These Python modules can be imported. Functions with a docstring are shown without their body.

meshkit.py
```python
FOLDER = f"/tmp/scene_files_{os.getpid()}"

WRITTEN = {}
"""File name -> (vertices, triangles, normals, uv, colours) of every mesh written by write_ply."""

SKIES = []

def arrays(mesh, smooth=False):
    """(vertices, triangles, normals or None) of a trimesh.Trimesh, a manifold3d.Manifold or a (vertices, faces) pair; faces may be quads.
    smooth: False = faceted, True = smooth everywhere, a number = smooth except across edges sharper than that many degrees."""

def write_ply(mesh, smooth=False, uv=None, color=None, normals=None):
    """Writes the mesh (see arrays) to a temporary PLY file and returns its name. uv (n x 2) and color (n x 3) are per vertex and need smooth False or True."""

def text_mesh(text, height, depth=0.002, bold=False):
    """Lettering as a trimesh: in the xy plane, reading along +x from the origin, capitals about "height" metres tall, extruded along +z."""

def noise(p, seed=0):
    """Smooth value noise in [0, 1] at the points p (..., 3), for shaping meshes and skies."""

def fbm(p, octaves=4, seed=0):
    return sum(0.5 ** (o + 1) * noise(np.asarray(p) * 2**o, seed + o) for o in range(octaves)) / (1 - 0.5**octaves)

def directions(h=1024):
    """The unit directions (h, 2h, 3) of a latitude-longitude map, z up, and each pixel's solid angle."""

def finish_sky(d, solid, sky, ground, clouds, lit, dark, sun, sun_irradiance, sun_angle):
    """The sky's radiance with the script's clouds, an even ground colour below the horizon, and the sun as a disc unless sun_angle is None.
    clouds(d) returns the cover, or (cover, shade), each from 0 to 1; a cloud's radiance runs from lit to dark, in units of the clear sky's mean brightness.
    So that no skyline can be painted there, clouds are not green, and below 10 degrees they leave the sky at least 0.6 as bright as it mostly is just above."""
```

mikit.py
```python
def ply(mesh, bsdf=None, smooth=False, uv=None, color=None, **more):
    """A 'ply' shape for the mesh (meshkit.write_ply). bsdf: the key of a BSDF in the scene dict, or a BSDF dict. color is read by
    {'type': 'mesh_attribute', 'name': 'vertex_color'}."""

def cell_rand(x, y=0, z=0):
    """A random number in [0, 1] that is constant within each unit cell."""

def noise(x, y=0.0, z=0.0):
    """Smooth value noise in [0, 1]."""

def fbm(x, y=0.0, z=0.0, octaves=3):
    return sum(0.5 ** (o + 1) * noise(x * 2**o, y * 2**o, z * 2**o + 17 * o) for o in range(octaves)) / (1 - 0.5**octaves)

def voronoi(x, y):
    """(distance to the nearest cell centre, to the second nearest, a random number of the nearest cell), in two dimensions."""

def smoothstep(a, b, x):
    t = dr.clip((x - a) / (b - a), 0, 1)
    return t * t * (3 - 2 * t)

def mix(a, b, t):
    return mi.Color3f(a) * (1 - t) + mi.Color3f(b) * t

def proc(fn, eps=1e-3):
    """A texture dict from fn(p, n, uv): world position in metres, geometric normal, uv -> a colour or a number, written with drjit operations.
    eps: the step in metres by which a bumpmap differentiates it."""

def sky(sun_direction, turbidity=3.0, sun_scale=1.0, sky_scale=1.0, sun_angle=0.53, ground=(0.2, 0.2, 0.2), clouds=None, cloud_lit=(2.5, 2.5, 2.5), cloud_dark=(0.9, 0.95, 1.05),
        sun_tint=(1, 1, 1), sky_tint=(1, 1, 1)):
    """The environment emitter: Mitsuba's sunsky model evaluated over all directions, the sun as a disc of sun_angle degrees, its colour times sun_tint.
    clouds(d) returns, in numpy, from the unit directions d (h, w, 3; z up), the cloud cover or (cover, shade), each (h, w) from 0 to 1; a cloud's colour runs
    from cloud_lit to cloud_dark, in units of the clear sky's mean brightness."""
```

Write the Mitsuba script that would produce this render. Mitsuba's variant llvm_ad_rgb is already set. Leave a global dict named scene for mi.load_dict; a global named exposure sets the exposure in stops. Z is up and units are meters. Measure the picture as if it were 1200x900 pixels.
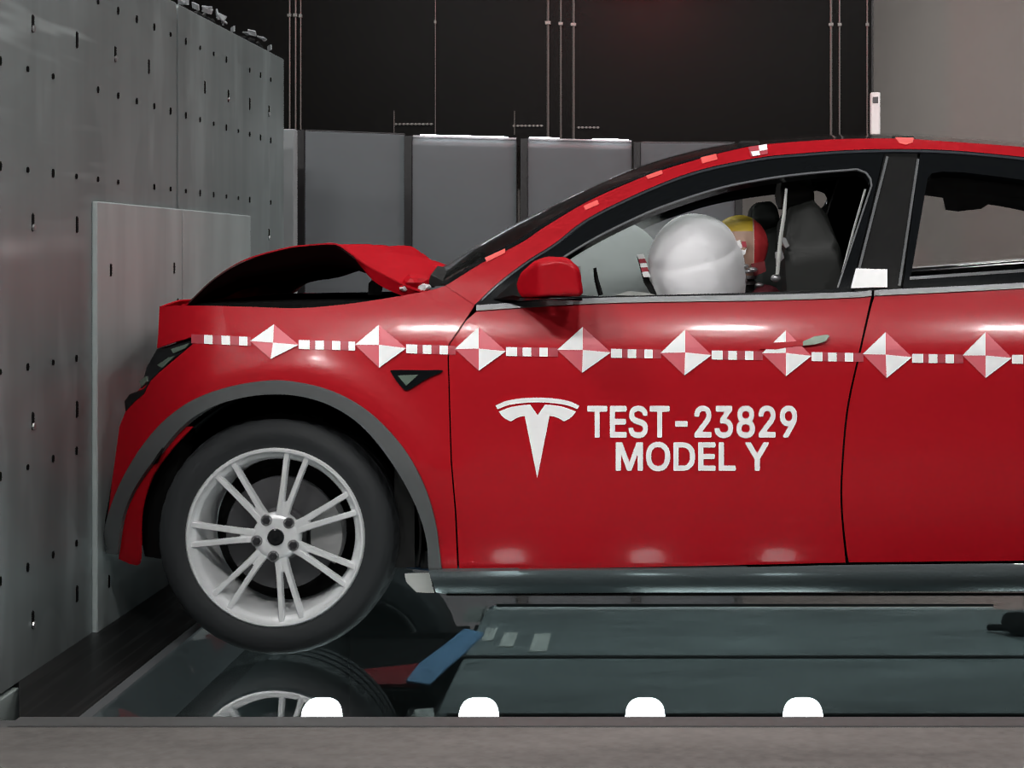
import math, random
import numpy as np, trimesh, mitsuba as mi, manifold3d as m3
import mikit, meshkit
from scipy.interpolate import PchipInterpolator
from scipy.spatial import Delaunay
from shapely.geometry import Polygon, Point, LineString
from shapely import contains_xy
import shapely
import drjit as dr

random.seed(4); np.random.seed(4)
T = mi.ScalarTransform4f
# ------------------------------------------------------------------ camera, light, exposure
F, D, H, CX, CY = 2187.0, 5.4, 1.18, 770.0, 298.0        # focal length (px of 1200), distance to the flank, eye height, principal point
exposure = 1.0
scene, labels = {}, {}
scene['camera'] = {'type': 'perspective', 'fov': 2 * math.degrees(math.atan(600 / F)), 'fov_axis': 'x', 'near_clip': 0.05, 'far_clip': 100.0,
                   'principal_point_offset_x': -(CX - 600) / 1200, 'principal_point_offset_y': -(CY - 450) / 900,
                   'to_world': T().look_at(origin=[0, -D, H], target=[0, 0, H], up=[0, 0, 1])}
CEIL_L = 8.6          # ceiling lights
PIT_L = 4.5           # lamps under the glass floor
FLOOD_L = 125.0         # floodlights aimed at the flank, above and behind the camera
DEEP_L = 4.6           # lamps on the pit floor
STRIP_L = 6.0          # light strips on the screens' top edges
DUST = 3.2             # density of the airbag dust
RED_L = 50.0            # warning beacon


def rgb(r, g, b): return {'type': 'rgb', 'value': [r, g, b]}


def lamp(l, c=(1, 1, 1)): return {'type': 'area', 'radiance': rgb(*(l * x for x in c))}


# ------------------------------------------------------------------ materials
def pr(key, col, rough=.5, metal=0., two=True, **kw):
    b = {'type': 'principled', 'base_color': rgb(*col) if isinstance(col, tuple) else mikit.proc(col), 'roughness': rough if isinstance(rough, float) else mikit.proc(rough), 'metallic': metal, **kw}
    scene[key] = {'type': 'twosided', 'bsdf': b} if two else b
    return key


def barrier_col(p, n, uv):
    a = mikit.fbm(p.y * 2.2, p.z * .9, 3.0, 4)
    s = mikit.fbm(p.y * 14, p.z * 1.2, 8.0, 3)
    w = mikit.smoothstep(.55, .8, mikit.fbm(p.y * 5, p.z * 1.6, 21.0, 4))
    w2 = mikit.smoothstep(.50, .66, mikit.fbm(p.y * 1.1, p.z * 13, 31.0, 3)) * mikit.smoothstep(.75, .1, p.y) * mikit.smoothstep(1.3, 1.8, p.z + .25 * mikit.noise(p.y * 3))
    w3 = mikit.smoothstep(.62, .7, mikit.fbm(p.y * 3 + 5, p.z * 2.2, 41.0, 2))
    v = .22 + .14 * a + .04 * (s - .5) + .08 * w + .20 * w2 + .03 * w3
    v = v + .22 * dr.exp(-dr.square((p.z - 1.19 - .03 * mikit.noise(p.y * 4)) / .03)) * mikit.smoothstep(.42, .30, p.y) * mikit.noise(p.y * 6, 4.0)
    return mi.Color3f(v * .92, v * 1.05, v * 1.06)


def barrier_rough(p, n, uv):
    return .34 + .22 * mikit.fbm(p.y * 4, p.z * 1.5, 5.0, 3)


def facing_col(p, n, uv):
    s = mikit.fbm(p.y * 6, p.z * 1.5, 13.0, 4)
    v = .34 + .15 * s
    return mi.Color3f(v * .93, v * 1.05, v * 1.05)


def concrete_col(p, n, uv):
    a = mikit.fbm(p.x * 1.6, p.y * 6, 2.0, 4); b = mikit.fbm(p.x * 40, p.y * 40, 9.0, 3)
    v = .135 + .09 * (a - .5) + .04 * (b - .5)
    return mi.Color3f(v * 1.06, v * .98, v * .93)


def wall_col(p, n, uv):
    a = mikit.fbm(p.x * 1.3, p.z * 1.3, 4.0, 4)
    v = .27 + .05 * (a - .5)
    return mi.Color3f(v * 1.08, v * .99, v * .93)


def strip_col(p, n, uv):
    a = mikit.fbm(p.x * 60, p.y * 1.5, 2.0, 3)
    v = .008 + .006 * mikit.smoothstep(.5, .8, a)
    return mi.Color3f(v, v * 1.02, v * 1.02)


def under_col(p, n, uv):
    a = mikit.fbm(p.x * 3, p.y * 9, 2.0, 4)
    v = .10 + .12 * a
    return mi.Color3f(v * .9, v * 1.03, v * 1.05)


RED = pr('paint_red', (.40, .003, .010), .6, 0., clearcoat=1.0, clearcoat_gloss=.985, specular=.02)
pr('black_gloss', (.006, .007, .008), .12, specular=.4)
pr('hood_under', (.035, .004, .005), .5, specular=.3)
pr('black_plastic', (.008, .008, .008), .5, specular=.12)
pr('black_matte', (.005, .005, .005), .8, specular=.1)
pr('cladding', (.085, .09, .092), .55)
pr('bead', (.03, .035, .045), .25, .3, clearcoat=.8)
pr('seal_grey', (.09, .095, .10), .45)
pr('trim_dark_chrome', (.12, .123, .126), .32, .7)
pr('rocker', (.085, .105, .11), .2, .3, clearcoat=.8)
pr('tyre_rubber', (.022, .024, .026), .62, specular=.3)
pr('alloy', (.84, .85, .86), .36, .35)
pr('alloy_dark', (.25, .25, .26), .4, .7)
pr('brake_steel', (.10, .10, .105), .45, .6)
pr('caliper', (.22, .22, .22), .5)
pr('nut', (.05, .05, .055), .3, .6)
pr('white_vinyl', (.93, .93, .93), .5)
pr('pink_vinyl', (.66, .12, .15), .45)
pr('tape_red', (.42, .05, .07), .45)
pr('bright_red', (.80, .10, .09), .5)
pr('airbag_fabric', (.80, .80, .82), .85, sheen=.3)
pr('seat_leather', (.012, .013, .012), .5, specular=.25)
pr('airbag_grey', (.42, .44, .44), .9)
pr('torn_red', (.16, .006, .01), .5)
pr('interior', (.012, .012, .012), .7, specular=.2)
pr('headliner', (.10, .10, .10), .9)
pr('steel', (.45, .45, .46), .35, .8)
pr('shirt', (.10, .012, .02), .8)
pr('skin_vinyl', (.42, .26, .19), .55)
pr('barrier_steel', barrier_col, barrier_rough, .55)
pr('facing_steel', facing_col, .5, .3)
pr('concrete', concrete_col, .75)
pr('wall_paint', wall_col, .8)
pr('dark_wall', (.0030, .0028, .0024), .35, specular=.08)
pr('screen_grey', (.095, .112, .122), .5)
pr('screen_light', (.30, .32, .33), .5)
pr('post_black', (.006, .006, .007), .4)
pr('strip_black', strip_col, .42, specular=.2)
pr('frame_steel', (.11, .11, .11), .5, .2)
pr('pit_dark', (.02, .026, .027), .7)
pr('under', under_col, .5)
pr('under_seam', (.008, .009, .009), .6)
pr('under_grey', (.42, .43, .41), .5)
pr('blue_tape', (.10, .20, .34), .6)
pr('conduit', (.20, .20, .19), .4, .6)
pr('room_dark', (.025, .025, .025), .9, specular=.1)
pr('kerb', (.33, .38, .37), .45)
pr('lens_grey', (.10, .14, .11), .2, clearcoat=.8)
pr('handle_silver', (.13, .17, .13), .35, .2)
scene['glass_floor_mat'] = {'type': 'thindielectric', 'int_ior': 2.0, 'ext_ior': 1.0, 'specular_transmittance': rgb(.78, .88, .88)}
scene['glass_clear'] = {'type': 'thindielectric', 'int_ior': 1.5, 'ext_ior': 1.0, 'specular_transmittance': rgb(.93, .97, .96)}
scene['glass_roof'] = {'type': 'thindielectric', 'int_ior': 1.5, 'ext_ior': 1.0, 'specular_transmittance': rgb(.12, .13, .13)}
scene['glass_tint'] = {'type': 'thindielectric', 'int_ior': 1.5, 'ext_ior': 1.0, 'specular_transmittance': rgb(.98, .98, .98)}

# ------------------------------------------------------------------ helpers
used = set()


def numbered(k):
    if k not in used:
        used.add(k); return k
    i = 1
    while f'{k}_{i:03d}' in used: i += 1
    used.add(f'{k}_{i:03d}'); return f'{k}_{i:03d}'


def lab(key, label, cat=None, group=None, kind=None):
    d = {'label': label} if label else {}
    if cat: d['category'] = cat
    if group: d['group'] = group
    if kind: d['kind'] = kind
    labels[key] = d


def add(name, mesh, mat, parent=None, smooth=35, label=None, cat=None, group=None, kind=None, **more):
    key = numbered(f'{parent}__{name}' if parent else name)
    scene[key] = mikit.ply(mesh, mat, smooth=smooth, **more)
    if label or cat or group or kind: lab(key, label, cat, group, kind)
    return key


def thing(name, label, cat, group=None):
    key = numbered(name); lab(key, label, cat, group); return key


def cat(*ms): return trimesh.util.concatenate([m for m in ms])


def box(x0, x1, y0, y1, z0, z1, b=0.0):
    if b:
        m = m3.Manifold.hull_points([(x, y, z) for dx, dy, dz in ((b, b, 0), (b, 0, b), (0, b, b)) for x in (x0 + dx, x1 - dx) for y in (y0 + dy, y1 - dy) for z in (z0 + dz, z1 - dz)])
        return to_tm(m)
    m = trimesh.creation.box((x1 - x0, y1 - y0, z1 - z0)); m.apply_translation(((x0 + x1) / 2, (y0 + y1) / 2, (z0 + z1) / 2)); return m


def to_tm(m):
    d = m.to_mesh(); return trimesh.Trimesh(d.vert_properties[:, :3], d.tri_verts, process=False)


def hull(pts): return to_tm(m3.Manifold.hull_points([tuple(map(float, p)) for p in pts]))


def tube(pts, r, n=8, closed=False):
    pts = np.asarray(pts, float); k = len(pts)
    rr = np.broadcast_to(r, k)
    v = []; up = None
    for i in range(k):
        t = pts[min(i + 1, k - 1)] - pts[max(i - 1, 0)]
        if closed: t = pts[(i + 1) % k] - pts[i - 1]
        t /= np.linalg.norm(t) + 1e-12
        if up is None: up = np.cross(t, [0, 0, 1] if abs(t[2]) < .9 else [1, 0, 0])
        up = up - t * (up @ t); up /= np.linalg.norm(up); w = np.cross(t, up)
        for j in range(n):
            a = 2 * math.pi * j / n; v.append(pts[i] + rr[i] * (math.cos(a) * up + math.sin(a) * w))
    f = []
    for i in range(k if closed else k - 1):
        for j in range(n):
            a, b, c, d = i * n + j, i * n + (j + 1) % n, ((i + 1) % k) * n + (j + 1) % n, ((i + 1) % k) * n + j
            f += [[a, b, c], [a, c, d]]
    if not closed:
        v += [pts[0], pts[-1]]
        for j in range(n):
            f += [[k * n, (j + 1) % n, j], [k * n + 1, (k - 1) * n + j, (k - 1) * n + (j + 1) % n]]
    m = trimesh.Trimesh(v, f, process=False); m.fix_normals(); return m


def lathe_y(prof, n=96, mod=None):
    """prof: (r, y) list, revolved about the y axis."""
    prof = np.asarray(prof, float); k = len(prof); v = []
    for i in range(n):
        a = 2 * math.pi * i / n
        for j, (r, y) in enumerate(prof):
            if mod: r = mod(i, j, r)
            v.append((r * math.cos(a), y, r * math.sin(a)))
    f = []
    for i in range(n):
        for j in range(k - 1):
            a, b, c, d = i * k + j, i * k + j + 1, ((i + 1) % n) * k + j + 1, ((i + 1) % n) * k + j
            f += [[a, b, c], [a, c, d]]
    m = trimesh.Trimesh(v, f, process=False)
    return m


def ellipsoid(c, r, sub=3):
    m = trimesh.creation.icosphere(subdivisions=sub); m.apply_scale(r); m.apply_translation(c); return m


def P(px, py, y):
    d = D + y; return np.array([(px - CX) * d / F, y, H + (CY - py) * d / F])


W = 1.92                      # width of the car; flank at y = 0, far flank at y = W
_prof = PchipInterpolator([.0, .17, .21, .26, .30, .38, .48, .60, .80, .90, .955, 1.00, 1.06, 1.12, 1.30, 1.45, 1.52, 1.56, 1.62], [.25, .15, .085, .052, .040, .022, .006, .0, .001, .0085, .023, .0385, .062, .085, .182, .268, .315, .36, .52])


def g_plan(px):
    px = np.asarray(px, float)
    return .45 * (np.maximum(0, 260 - px) / 142) ** 2 + .40 * (np.maximum(0, px - 1640) / 135) ** 2


def flare(px, py):
    """The swelling of the flank around the wheel arches."""
    out = 0.0
    for wx in (323.0, 1480.0):
        rr = np.hypot(px - wx, py - 633.0)
        out = out + .022 * np.where(rr < 192, 1.0, np.exp(-np.maximum(0, (rr - 192) / 30) ** 2)) * np.clip((640 - py) / 90, 0, 1) * np.clip((rr - 120) / 40, 0, 1)
    return out


def surf(px, py, off=0.0):
    """A pixel of the 1200 x 900 frame on the car's near flank -> the point in space (off: metres out from the flank)."""
    px, py = np.asarray(px, float), np.asarray(py, float)
    y = np.zeros_like(px)
    for _ in range(6):
        z = H + (CY - py) * (D + y) / F
        y = _prof(np.clip(z, 0, 1.62)) + g_plan(px) - flare(px, py)
    y = y - off
    d = D + y
    return np.stack([np.maximum((px - CX) * d / F, -1.738), y, H + (CY - py) * d / F], -1)


def cr(pts, n=6):
    """Catmull-Rom through the points."""
    p = np.asarray(pts, float); q = np.vstack([2 * p[0] - p[1], p, 2 * p[-1] - p[-2]]); out = []
    for i in range(1, len(q) - 2):
        for t in np.arange(n) / n:
            out.append(.5 * (2 * q[i] + (q[i + 1] - q[i - 1]) * t + (2 * q[i - 1] - 5 * q[i] + 4 * q[i + 1] - q[i + 2]) * t * t + (3 * q[i] - q[i - 1] - 3 * q[i + 1] + q[i + 2]) * t ** 3))
    out.append(p[-1]); return np.array(out)


def fill2d(poly, h):
    poly = poly.buffer(0)
    if poly.geom_type != 'Polygon': poly = max(poly.geoms, key=lambda g: g.area)
    b = []
    for ring in [poly.exterior, *poly.interiors]:
        b.append(np.array(ring.segmentize(h * .7).coords)[:-1])
    b = np.vstack(b)
    x0, y0, x1, y1 = poly.bounds
    gx, gy = np.meshgrid(np.arange(x0, x1, h), np.arange(y0, y1, h * .87))
    gx = gx + (np.arange(len(gx)) % 2)[:, None] * h * .5
    inner = poly.buffer(-h * .45)
    k = contains_xy(inner, gx.ravel(), gy.ravel()) if not inner.is_empty else np.zeros(gx.size, bool)
    pts = np.vstack([b, np.stack([gx.ravel()[k], gy.ravel()[k]], 1)])
    t = Delaunay(pts).simplices
    c = pts[t].mean(1)
    a = np.abs(np.cross(pts[t[:, 1]] - pts[t[:, 0]], pts[t[:, 2]] - pts[t[:, 0]]))
    t = t[contains_xy(poly, c[:, 0], c[:, 1]) & (a > 1e-7)]
    return pts, t


def shell(v, t, thick, outward):
    """Mapped sheet (v, t) with a thickness to the inside; outward: unit direction the outside faces roughly."""
    v = np.asarray(v, float)
    fn = np.cross(v[t[:, 1]] - v[t[:, 0]], v[t[:, 2]] - v[t[:, 0]])
    if (fn @ outward).sum() < 0: t = t[:, ::-1]; fn = -fn
    # per-triangle orientation is consistent because the sheet comes from one planar triangulation
    s = (fn @ outward)
    n = np.zeros_like(v)
    for k in range(3): np.add.at(n, t[:, k], fn)
    n /= np.linalg.norm(n, axis=1, keepdims=True) + 1e-12
    e = np.sort(np.vstack([t[:, [0, 1]], t[:, [1, 2]], t[:, [2, 0]]]), 1); d = np.vstack([t[:, [0, 1]], t[:, [1, 2]], t[:, [2, 0]]])
    _, idx, cnt = np.unique(e, axis=0, return_index=True, return_counts=True)
    be = d[idx[cnt == 1]]
    N = len(v)
    side = np.vstack([np.stack([be[:, 1], be[:, 0], be[:, 0] + N], 1), np.stack([be[:, 1], be[:, 0] + N, be[:, 1] + N], 1)])
    return trimesh.Trimesh(np.vstack([v, v - n * thick]), np.vstack([t, t[:, ::-1] + N, side]), process=False)


def orient2d(pts, t):
    a = np.cross(pts[t[:, 1]] - pts[t[:, 0]], pts[t[:, 2]] - pts[t[:, 0]])
    t = t.copy(); t[a < 0] = t[a < 0][:, ::-1]; return t


def panel(outer, holes=(), h=9, off=0.0, thick=.004, fn=surf):
    poly = Polygon(outer, [np.asarray(x) for x in holes]) if not hasattr(outer, 'geom_type') else outer
    pts, t = fill2d(poly, h); t = orient2d(pts, t)
    return shell(fn(pts[:, 0], pts[:, 1], off), t, thick, np.array([0, -1, 0]))


def flip_y(m):
    m = m.copy(); v = np.array(m.vertices); v[:, 1] = W - v[:, 1]
    return trimesh.Trimesh(v, np.array(m.faces)[:, ::-1], process=False)


def both(name, mesh, mat, parent, smooth=35, label=None):
    k = add(name, mesh, mat, parent, smooth, label)
    k2 = add(name, flip_y(mesh), mat, parent, smooth, label)
    return k, k2


def loft(near, centre, thick=.005, nv=18, power=2.0, bump=None, xpow=None):
    """near, centre: equal lists of 3D points (centre at y = W/2); a symmetric crowned sheet across the car."""
    near, centre = np.asarray(near), np.asarray(centre); k = len(near); v = []
    for s in np.linspace(-1, 1, nv * 2 + 1):
        w = abs(s) ** power
        q = centre + (near - centre) * w
        y = W / 2 + s * (W / 2 - near[:, 1])
        if xpow: q[:, 0] = centre[:, 0] + (near[:, 0] - centre[:, 0]) * abs(s) ** xpow
        q = np.stack([q[:, 0], y, q[:, 2]], 1)
        if bump is not None: q = q + bump(q)
        v.append(q)
    v = np.vstack(v); n = nv * 2 + 1
    t = []
    for i in range(n - 1):
        for j in range(k - 1):
            a, b, c, d = i * k + j, i * k + j + 1, (i + 1) * k + j + 1, (i + 1) * k + j
            t += [[a, b, c], [a, c, d]]
    return shell(v, np.array(t), thick, np.array([0, 0, 1]))


# ------------------------------------------------------------------ the room
def struct(name, mesh, mat, label, smooth=False): return add(name, mesh, mat, None, smooth, label, kind='structure')


GX0, GY0, GX1, GY1 = -1.45, -.655, 5.0, 3.4
struct('floor', cat(box(-7, 7, -9, GY0 - .09, -.3, 0), box(GX1 + .05, 7, GY0 - .09, 9, -.3, 0), box(-7, GX1 + .05, GY1 + .05, 9, -.3, 0)), 'concrete', 'brownish grey concrete floor around the glass pit')
struct('floor_frame', cat(box(-1.62, GX1 + .05, GY0 - .09, GY0, -.25, .004), box(GX1, GX1 + .05, GY0, GY1, -.25, .004), box(-1.45, GX1 + .05, GY1, GY1 + .05, -.25, .004)), 'frame_steel', 'dark steel frame strip edging the glass floor')
fs = trimesh.creation.extrude_polygon(Polygon([(-1.622, GY0), (GX0, GY0), (GX0, 9), (-1.80, 9), (-1.80, -.26), (-1.758, -.26)]), .302, engine='earcut'); fs.apply_translation((0, 0, -.3))
struct('floor_strip', fs, 'strip_black', 'black floor strip along the foot of the crash barrier')
struct('floor_left', cat(box(-7, -1.62, GY0 - .09, GY0 - .02, -.3, .0), box(-7, -1.6, GY0 - .02, -.2, -.35, -.3)), 'frame_steel', 'dark floor strip beside the barrier')
struct('floor_rail', box(GX0 - .02, GX0 + .012, GY0, GY1, -.2, .004), 'seal_grey', 'thin grey rail between black floor strip and glass floor')
gl = trimesh.Trimesh([(GX0 + .012, GY0, 0), (GX1, GY0, 0), (GX1, GY1, 0), (GX0 + .012, GY1, 0)], [[0, 1, 2], [0, 2, 3]], process=False)
struct('glass_floor', gl, 'glass_floor_mat', 'reflective glass floor over the filming pit under the car')
PZ = -1.3
struct('pit', cat(box(GX0 - .1, GX1 + .1, GY0 - .1, GY1 + .1, PZ - .1, PZ), box(GX0 - .1, GX0, GY0, GY1, PZ, -.01), box(GX1, GX1 + .1, GY0, GY1, PZ, -.26), box(GX0, GX1, GY0 - .1, GY0, PZ, -.26), box(GX0, GX1, GY1, GY1 + .1, PZ, -.26)), 'pit_dark', 'dark filming pit below the glass floor')
RY0, RY1, RZ = -9.0, 9.0, 5.6
struct('wall_back', box(-7, 7, 8.2, 8.4, 0, RZ), 'wall_paint', 'brownish grey back wall of the test hall')
struct('wall_left', box(-7.2, -7, RY0, RY1, 0, RZ), 'room_dark', 'dark left wall of the test hall')
struct('wall_right', box(7, 7.2, RY0, RY1, 0, RZ), 'room_dark', 'dark right wall of the test hall')
struct('wall_front', box(-7, 7, RY0 - .2, RY0, 0, RZ), 'room_dark', 'dark wall behind the camera')
struct('ceiling', box(-7, 7, RY0, RY1, RZ, RZ + .2), 'room_dark', 'dark ceiling of the test hall')

# dark bulkhead above the screens
YB = 7.0


def on_wall(px, py, y): return P(px, py, y)


a, b = P(300, 171, YB), P(1021, -600, YB)
struct('wall_upper', box(-7, b[0], YB, YB + .12, a[2], RZ), 'dark_wall', 'black upper wall above the grey screens')
struct('trim_1', box(b[0], b[0] + .014, YB - .01, YB + .13, a[2] - .3, RZ), 'post_black', 'black edge strip of the upper wall')

# grey screens in a row
scr = [(357, 474, 153.5, 158, 5.40, 5.50, 0), (483, 605, 160.5, 163.5, 5.50, 5.60, 1), (618.5, 740, 163.5, 166.5, 5.60, 5.70, 1), (751, 861, 167.5, 168, 5.70, 5.80, 0)]
names = ['leftmost grey screen beside the crash barrier, with dull top', 'grey screen behind the hood, with brightly lit top edge', 'grey screen left of the windshield, with brightly lit top edge', 'grey screen seen behind the windshield and side window']
for i, (x0, x1, t0, t1, ya, yb, lit) in enumerate(scr):
    s = thing('partition_screen', names[i], 'screen', 'row of grey screens behind the car')
    A, B = P(x0, t0, ya), P(x1, t1, yb)
    zs = [0, .5, 1.0]
    R = .055 if lit else .004
    rows = [(z, 0.0) for z in (0.02, .5, 1.0, 1.5)]
    arc = [(-R * (1 - math.cos(t)), R * math.sin(t)) for t in np.linspace(0, math.radians(70), 8)]
    v = []
    cols = np.linspace(0, 1, 12)
    for c in cols:
        top = A + (B - A) * c
        for z, _ in rows: v.append((top[0], top[1], z))
        for dy, dz in arc:  # the top leans back, away from the camera
            v.append((top[0], top[1] - dy, top[2] - R * math.sin(math.radians(70)) + dz))
    n = len(rows) + len(arc); t = []
    for c in range(len(cols) - 1):
        for j in range(n - 1):
            t += [[c * n + j, (c + 1) * n + j, (c + 1) * n + j + 1], [c * n + j, (c + 1) * n + j + 1, c * n + j + 1]]
    add('panel', shell(np.array(v), np.array(t), .02, np.array([0, -1, 0])), 'screen_grey', s)
    # frame posts on either side
    for px0, px1, q, tp in ((x0 - 9 if i else x0 - 10.5, x0, A, t0), (x1, x1 + .8, B, t1)):
        u0, u1 = P(px0, tp - 1.5, q[1] - .02), P(px1, tp - 1.5, q[1] - .02)
        add('post', box(u0[0], u1[0], q[1] - .03, q[1] + .05, 0, u0[2], .003), 'post_black', s)
    dz = .010 if lit else .02
    rail = tube([A + [0, .03, .004], B + [0, .03, .004]], .008, 8)
    add('rail', rail, 'screen_light' if lit else 'post_black', s)
    if lit:
        for c0_, c1_ in (((.08, .92),) if i == 1 else ((.02, .30), (.62, .97))):
            a_, b_ = A + (B - A) * c0_ + [0, -.012, .012], A + (B - A) * c1_ + [0, -.012, .012]
            add('light_strip', tube([a_, b_], .0035, 8), 'white_vinyl', s, True, emitter=lamp(STRIP_L, (1, 1, 1)))
u0, u1 = P(861.5, 168, 5.8), P(870, 168, 5.8)
add('screen_post', box(u0[0], u1[0], 5.78, 5.86, 0, u0[2]), 'post_black', None, False, 'black end post of the screen row, seen through the front window', 'post')
u0, u1 = P(330, 151, 4.6), P(344.5, 151, 4.6)
add('end_panel', box(u0[0] - .3, u1[0], 4.6, 4.7, 0, u0[2], .004), 'screen_light', None, False, 'narrow pale panel edge between crash barrier and black post', 'panel')

# conduits and pipes on the upper wall
for px, r, y0, y1, nm in ((642, .010, -700, 161, 'left pipe of the close trio above the third screen'), (657, .008, -700, 162, 'middle pipe of the close trio above the third screen'), (672, .010, -700, 163, 'right pipe of the close trio above the third screen'),
                         (510, .004, -700, 160, 'thin lone cable above the second screen'), (974, .009, -700, 163, 'brighter of the two pipes above the front door'), (984, .007, -700, 163, 'dimmer of the two pipes above the front door'),
                         (1016.5, .006, -700, 163, 'pipe at the right edge of the black upper wall'), (339, .007, -700, 152, 'pipe nearest the end of the crash barrier'), (346, .007, -700, 152, 'middle pipe beside the end of the crash barrier'), (352, .006, -700, 153, 'outer pipe beside the end of the crash barrier')):
    a_, b_ = P(px, y1, YB - .03), P(px, y0, YB - .03)
    zt = min(b_[2], RZ - .02)
    pm = tube([(a_[0], YB - .02, a_[2] - .10), (a_[0], YB - .02, zt)], r, 8)
    k = thing('wall_pipe', 'grey vertical ' + nm, 'pipe')
    add('pipe', pm, 'conduit', k)
    for q in (.75, 2.1):
        add('clip', box(a_[0] - r * 1.8, a_[0] + r * 1.8, YB - .034, YB, a_[2] + q, a_[2] + q + .02), 'conduit', k)
for xa, xb, yv, nm in ((462, 508, 145.5, 'above the second screen'), (600, 637, 147.5, 'left of the pipe trio'), (676, 703, 149.5, 'right of the pipe trio')):
    k = thing('cable_bracket', 'thin dotted metal rail on the black upper wall ' + nm, 'rail')
    a_, b_ = P(xa, yv, YB), P(xb, yv, YB)
    add('rail', tube([a_ - [0, .012, 0], b_ - [0, .012, 0]], .003, 6), 'conduit', k)
    n = int((xb - xa) / 4.5)
    for i in range(n):
        c = a_ + (b_ - a_) * (i + .5) / n
        add('clip', box(c[0] - .006, c[0] + .006, YB - .022, YB, c[2] - .007, c[2] + .007), 'conduit', k, False)
    if nm[0] != 'r':
        c = P(xa if xa < 500 else xa + 3, 130, YB); e = P(xa if xa < 500 else xa + 3, 158, YB)
        add('upright', tube([c - [0, .012, 0], e - [0, .012, 0]], .004, 6), 'conduit', k)
# white box at the wall's edge
k = thing('wall_terminal', 'white upright metal box at the edge of the black upper wall above the car roof', 'box')
u0, u1 = P(1020.5, 160, YB - .06), P(1031.5, 108, YB - .06)
add('body', box(u0[0], u1[0], YB - .06, YB + .1, u0[2] - .15, u1[2], .005), 'white_vinyl', k)
w0, w1 = P(1022.5, 121, YB - .06), P(1029, 113.5, YB - .06)
add('port', box(w0[0], w1[0], YB - .064, YB - .055, w0[2], w1[2]), 'seal_grey', k)

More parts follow.
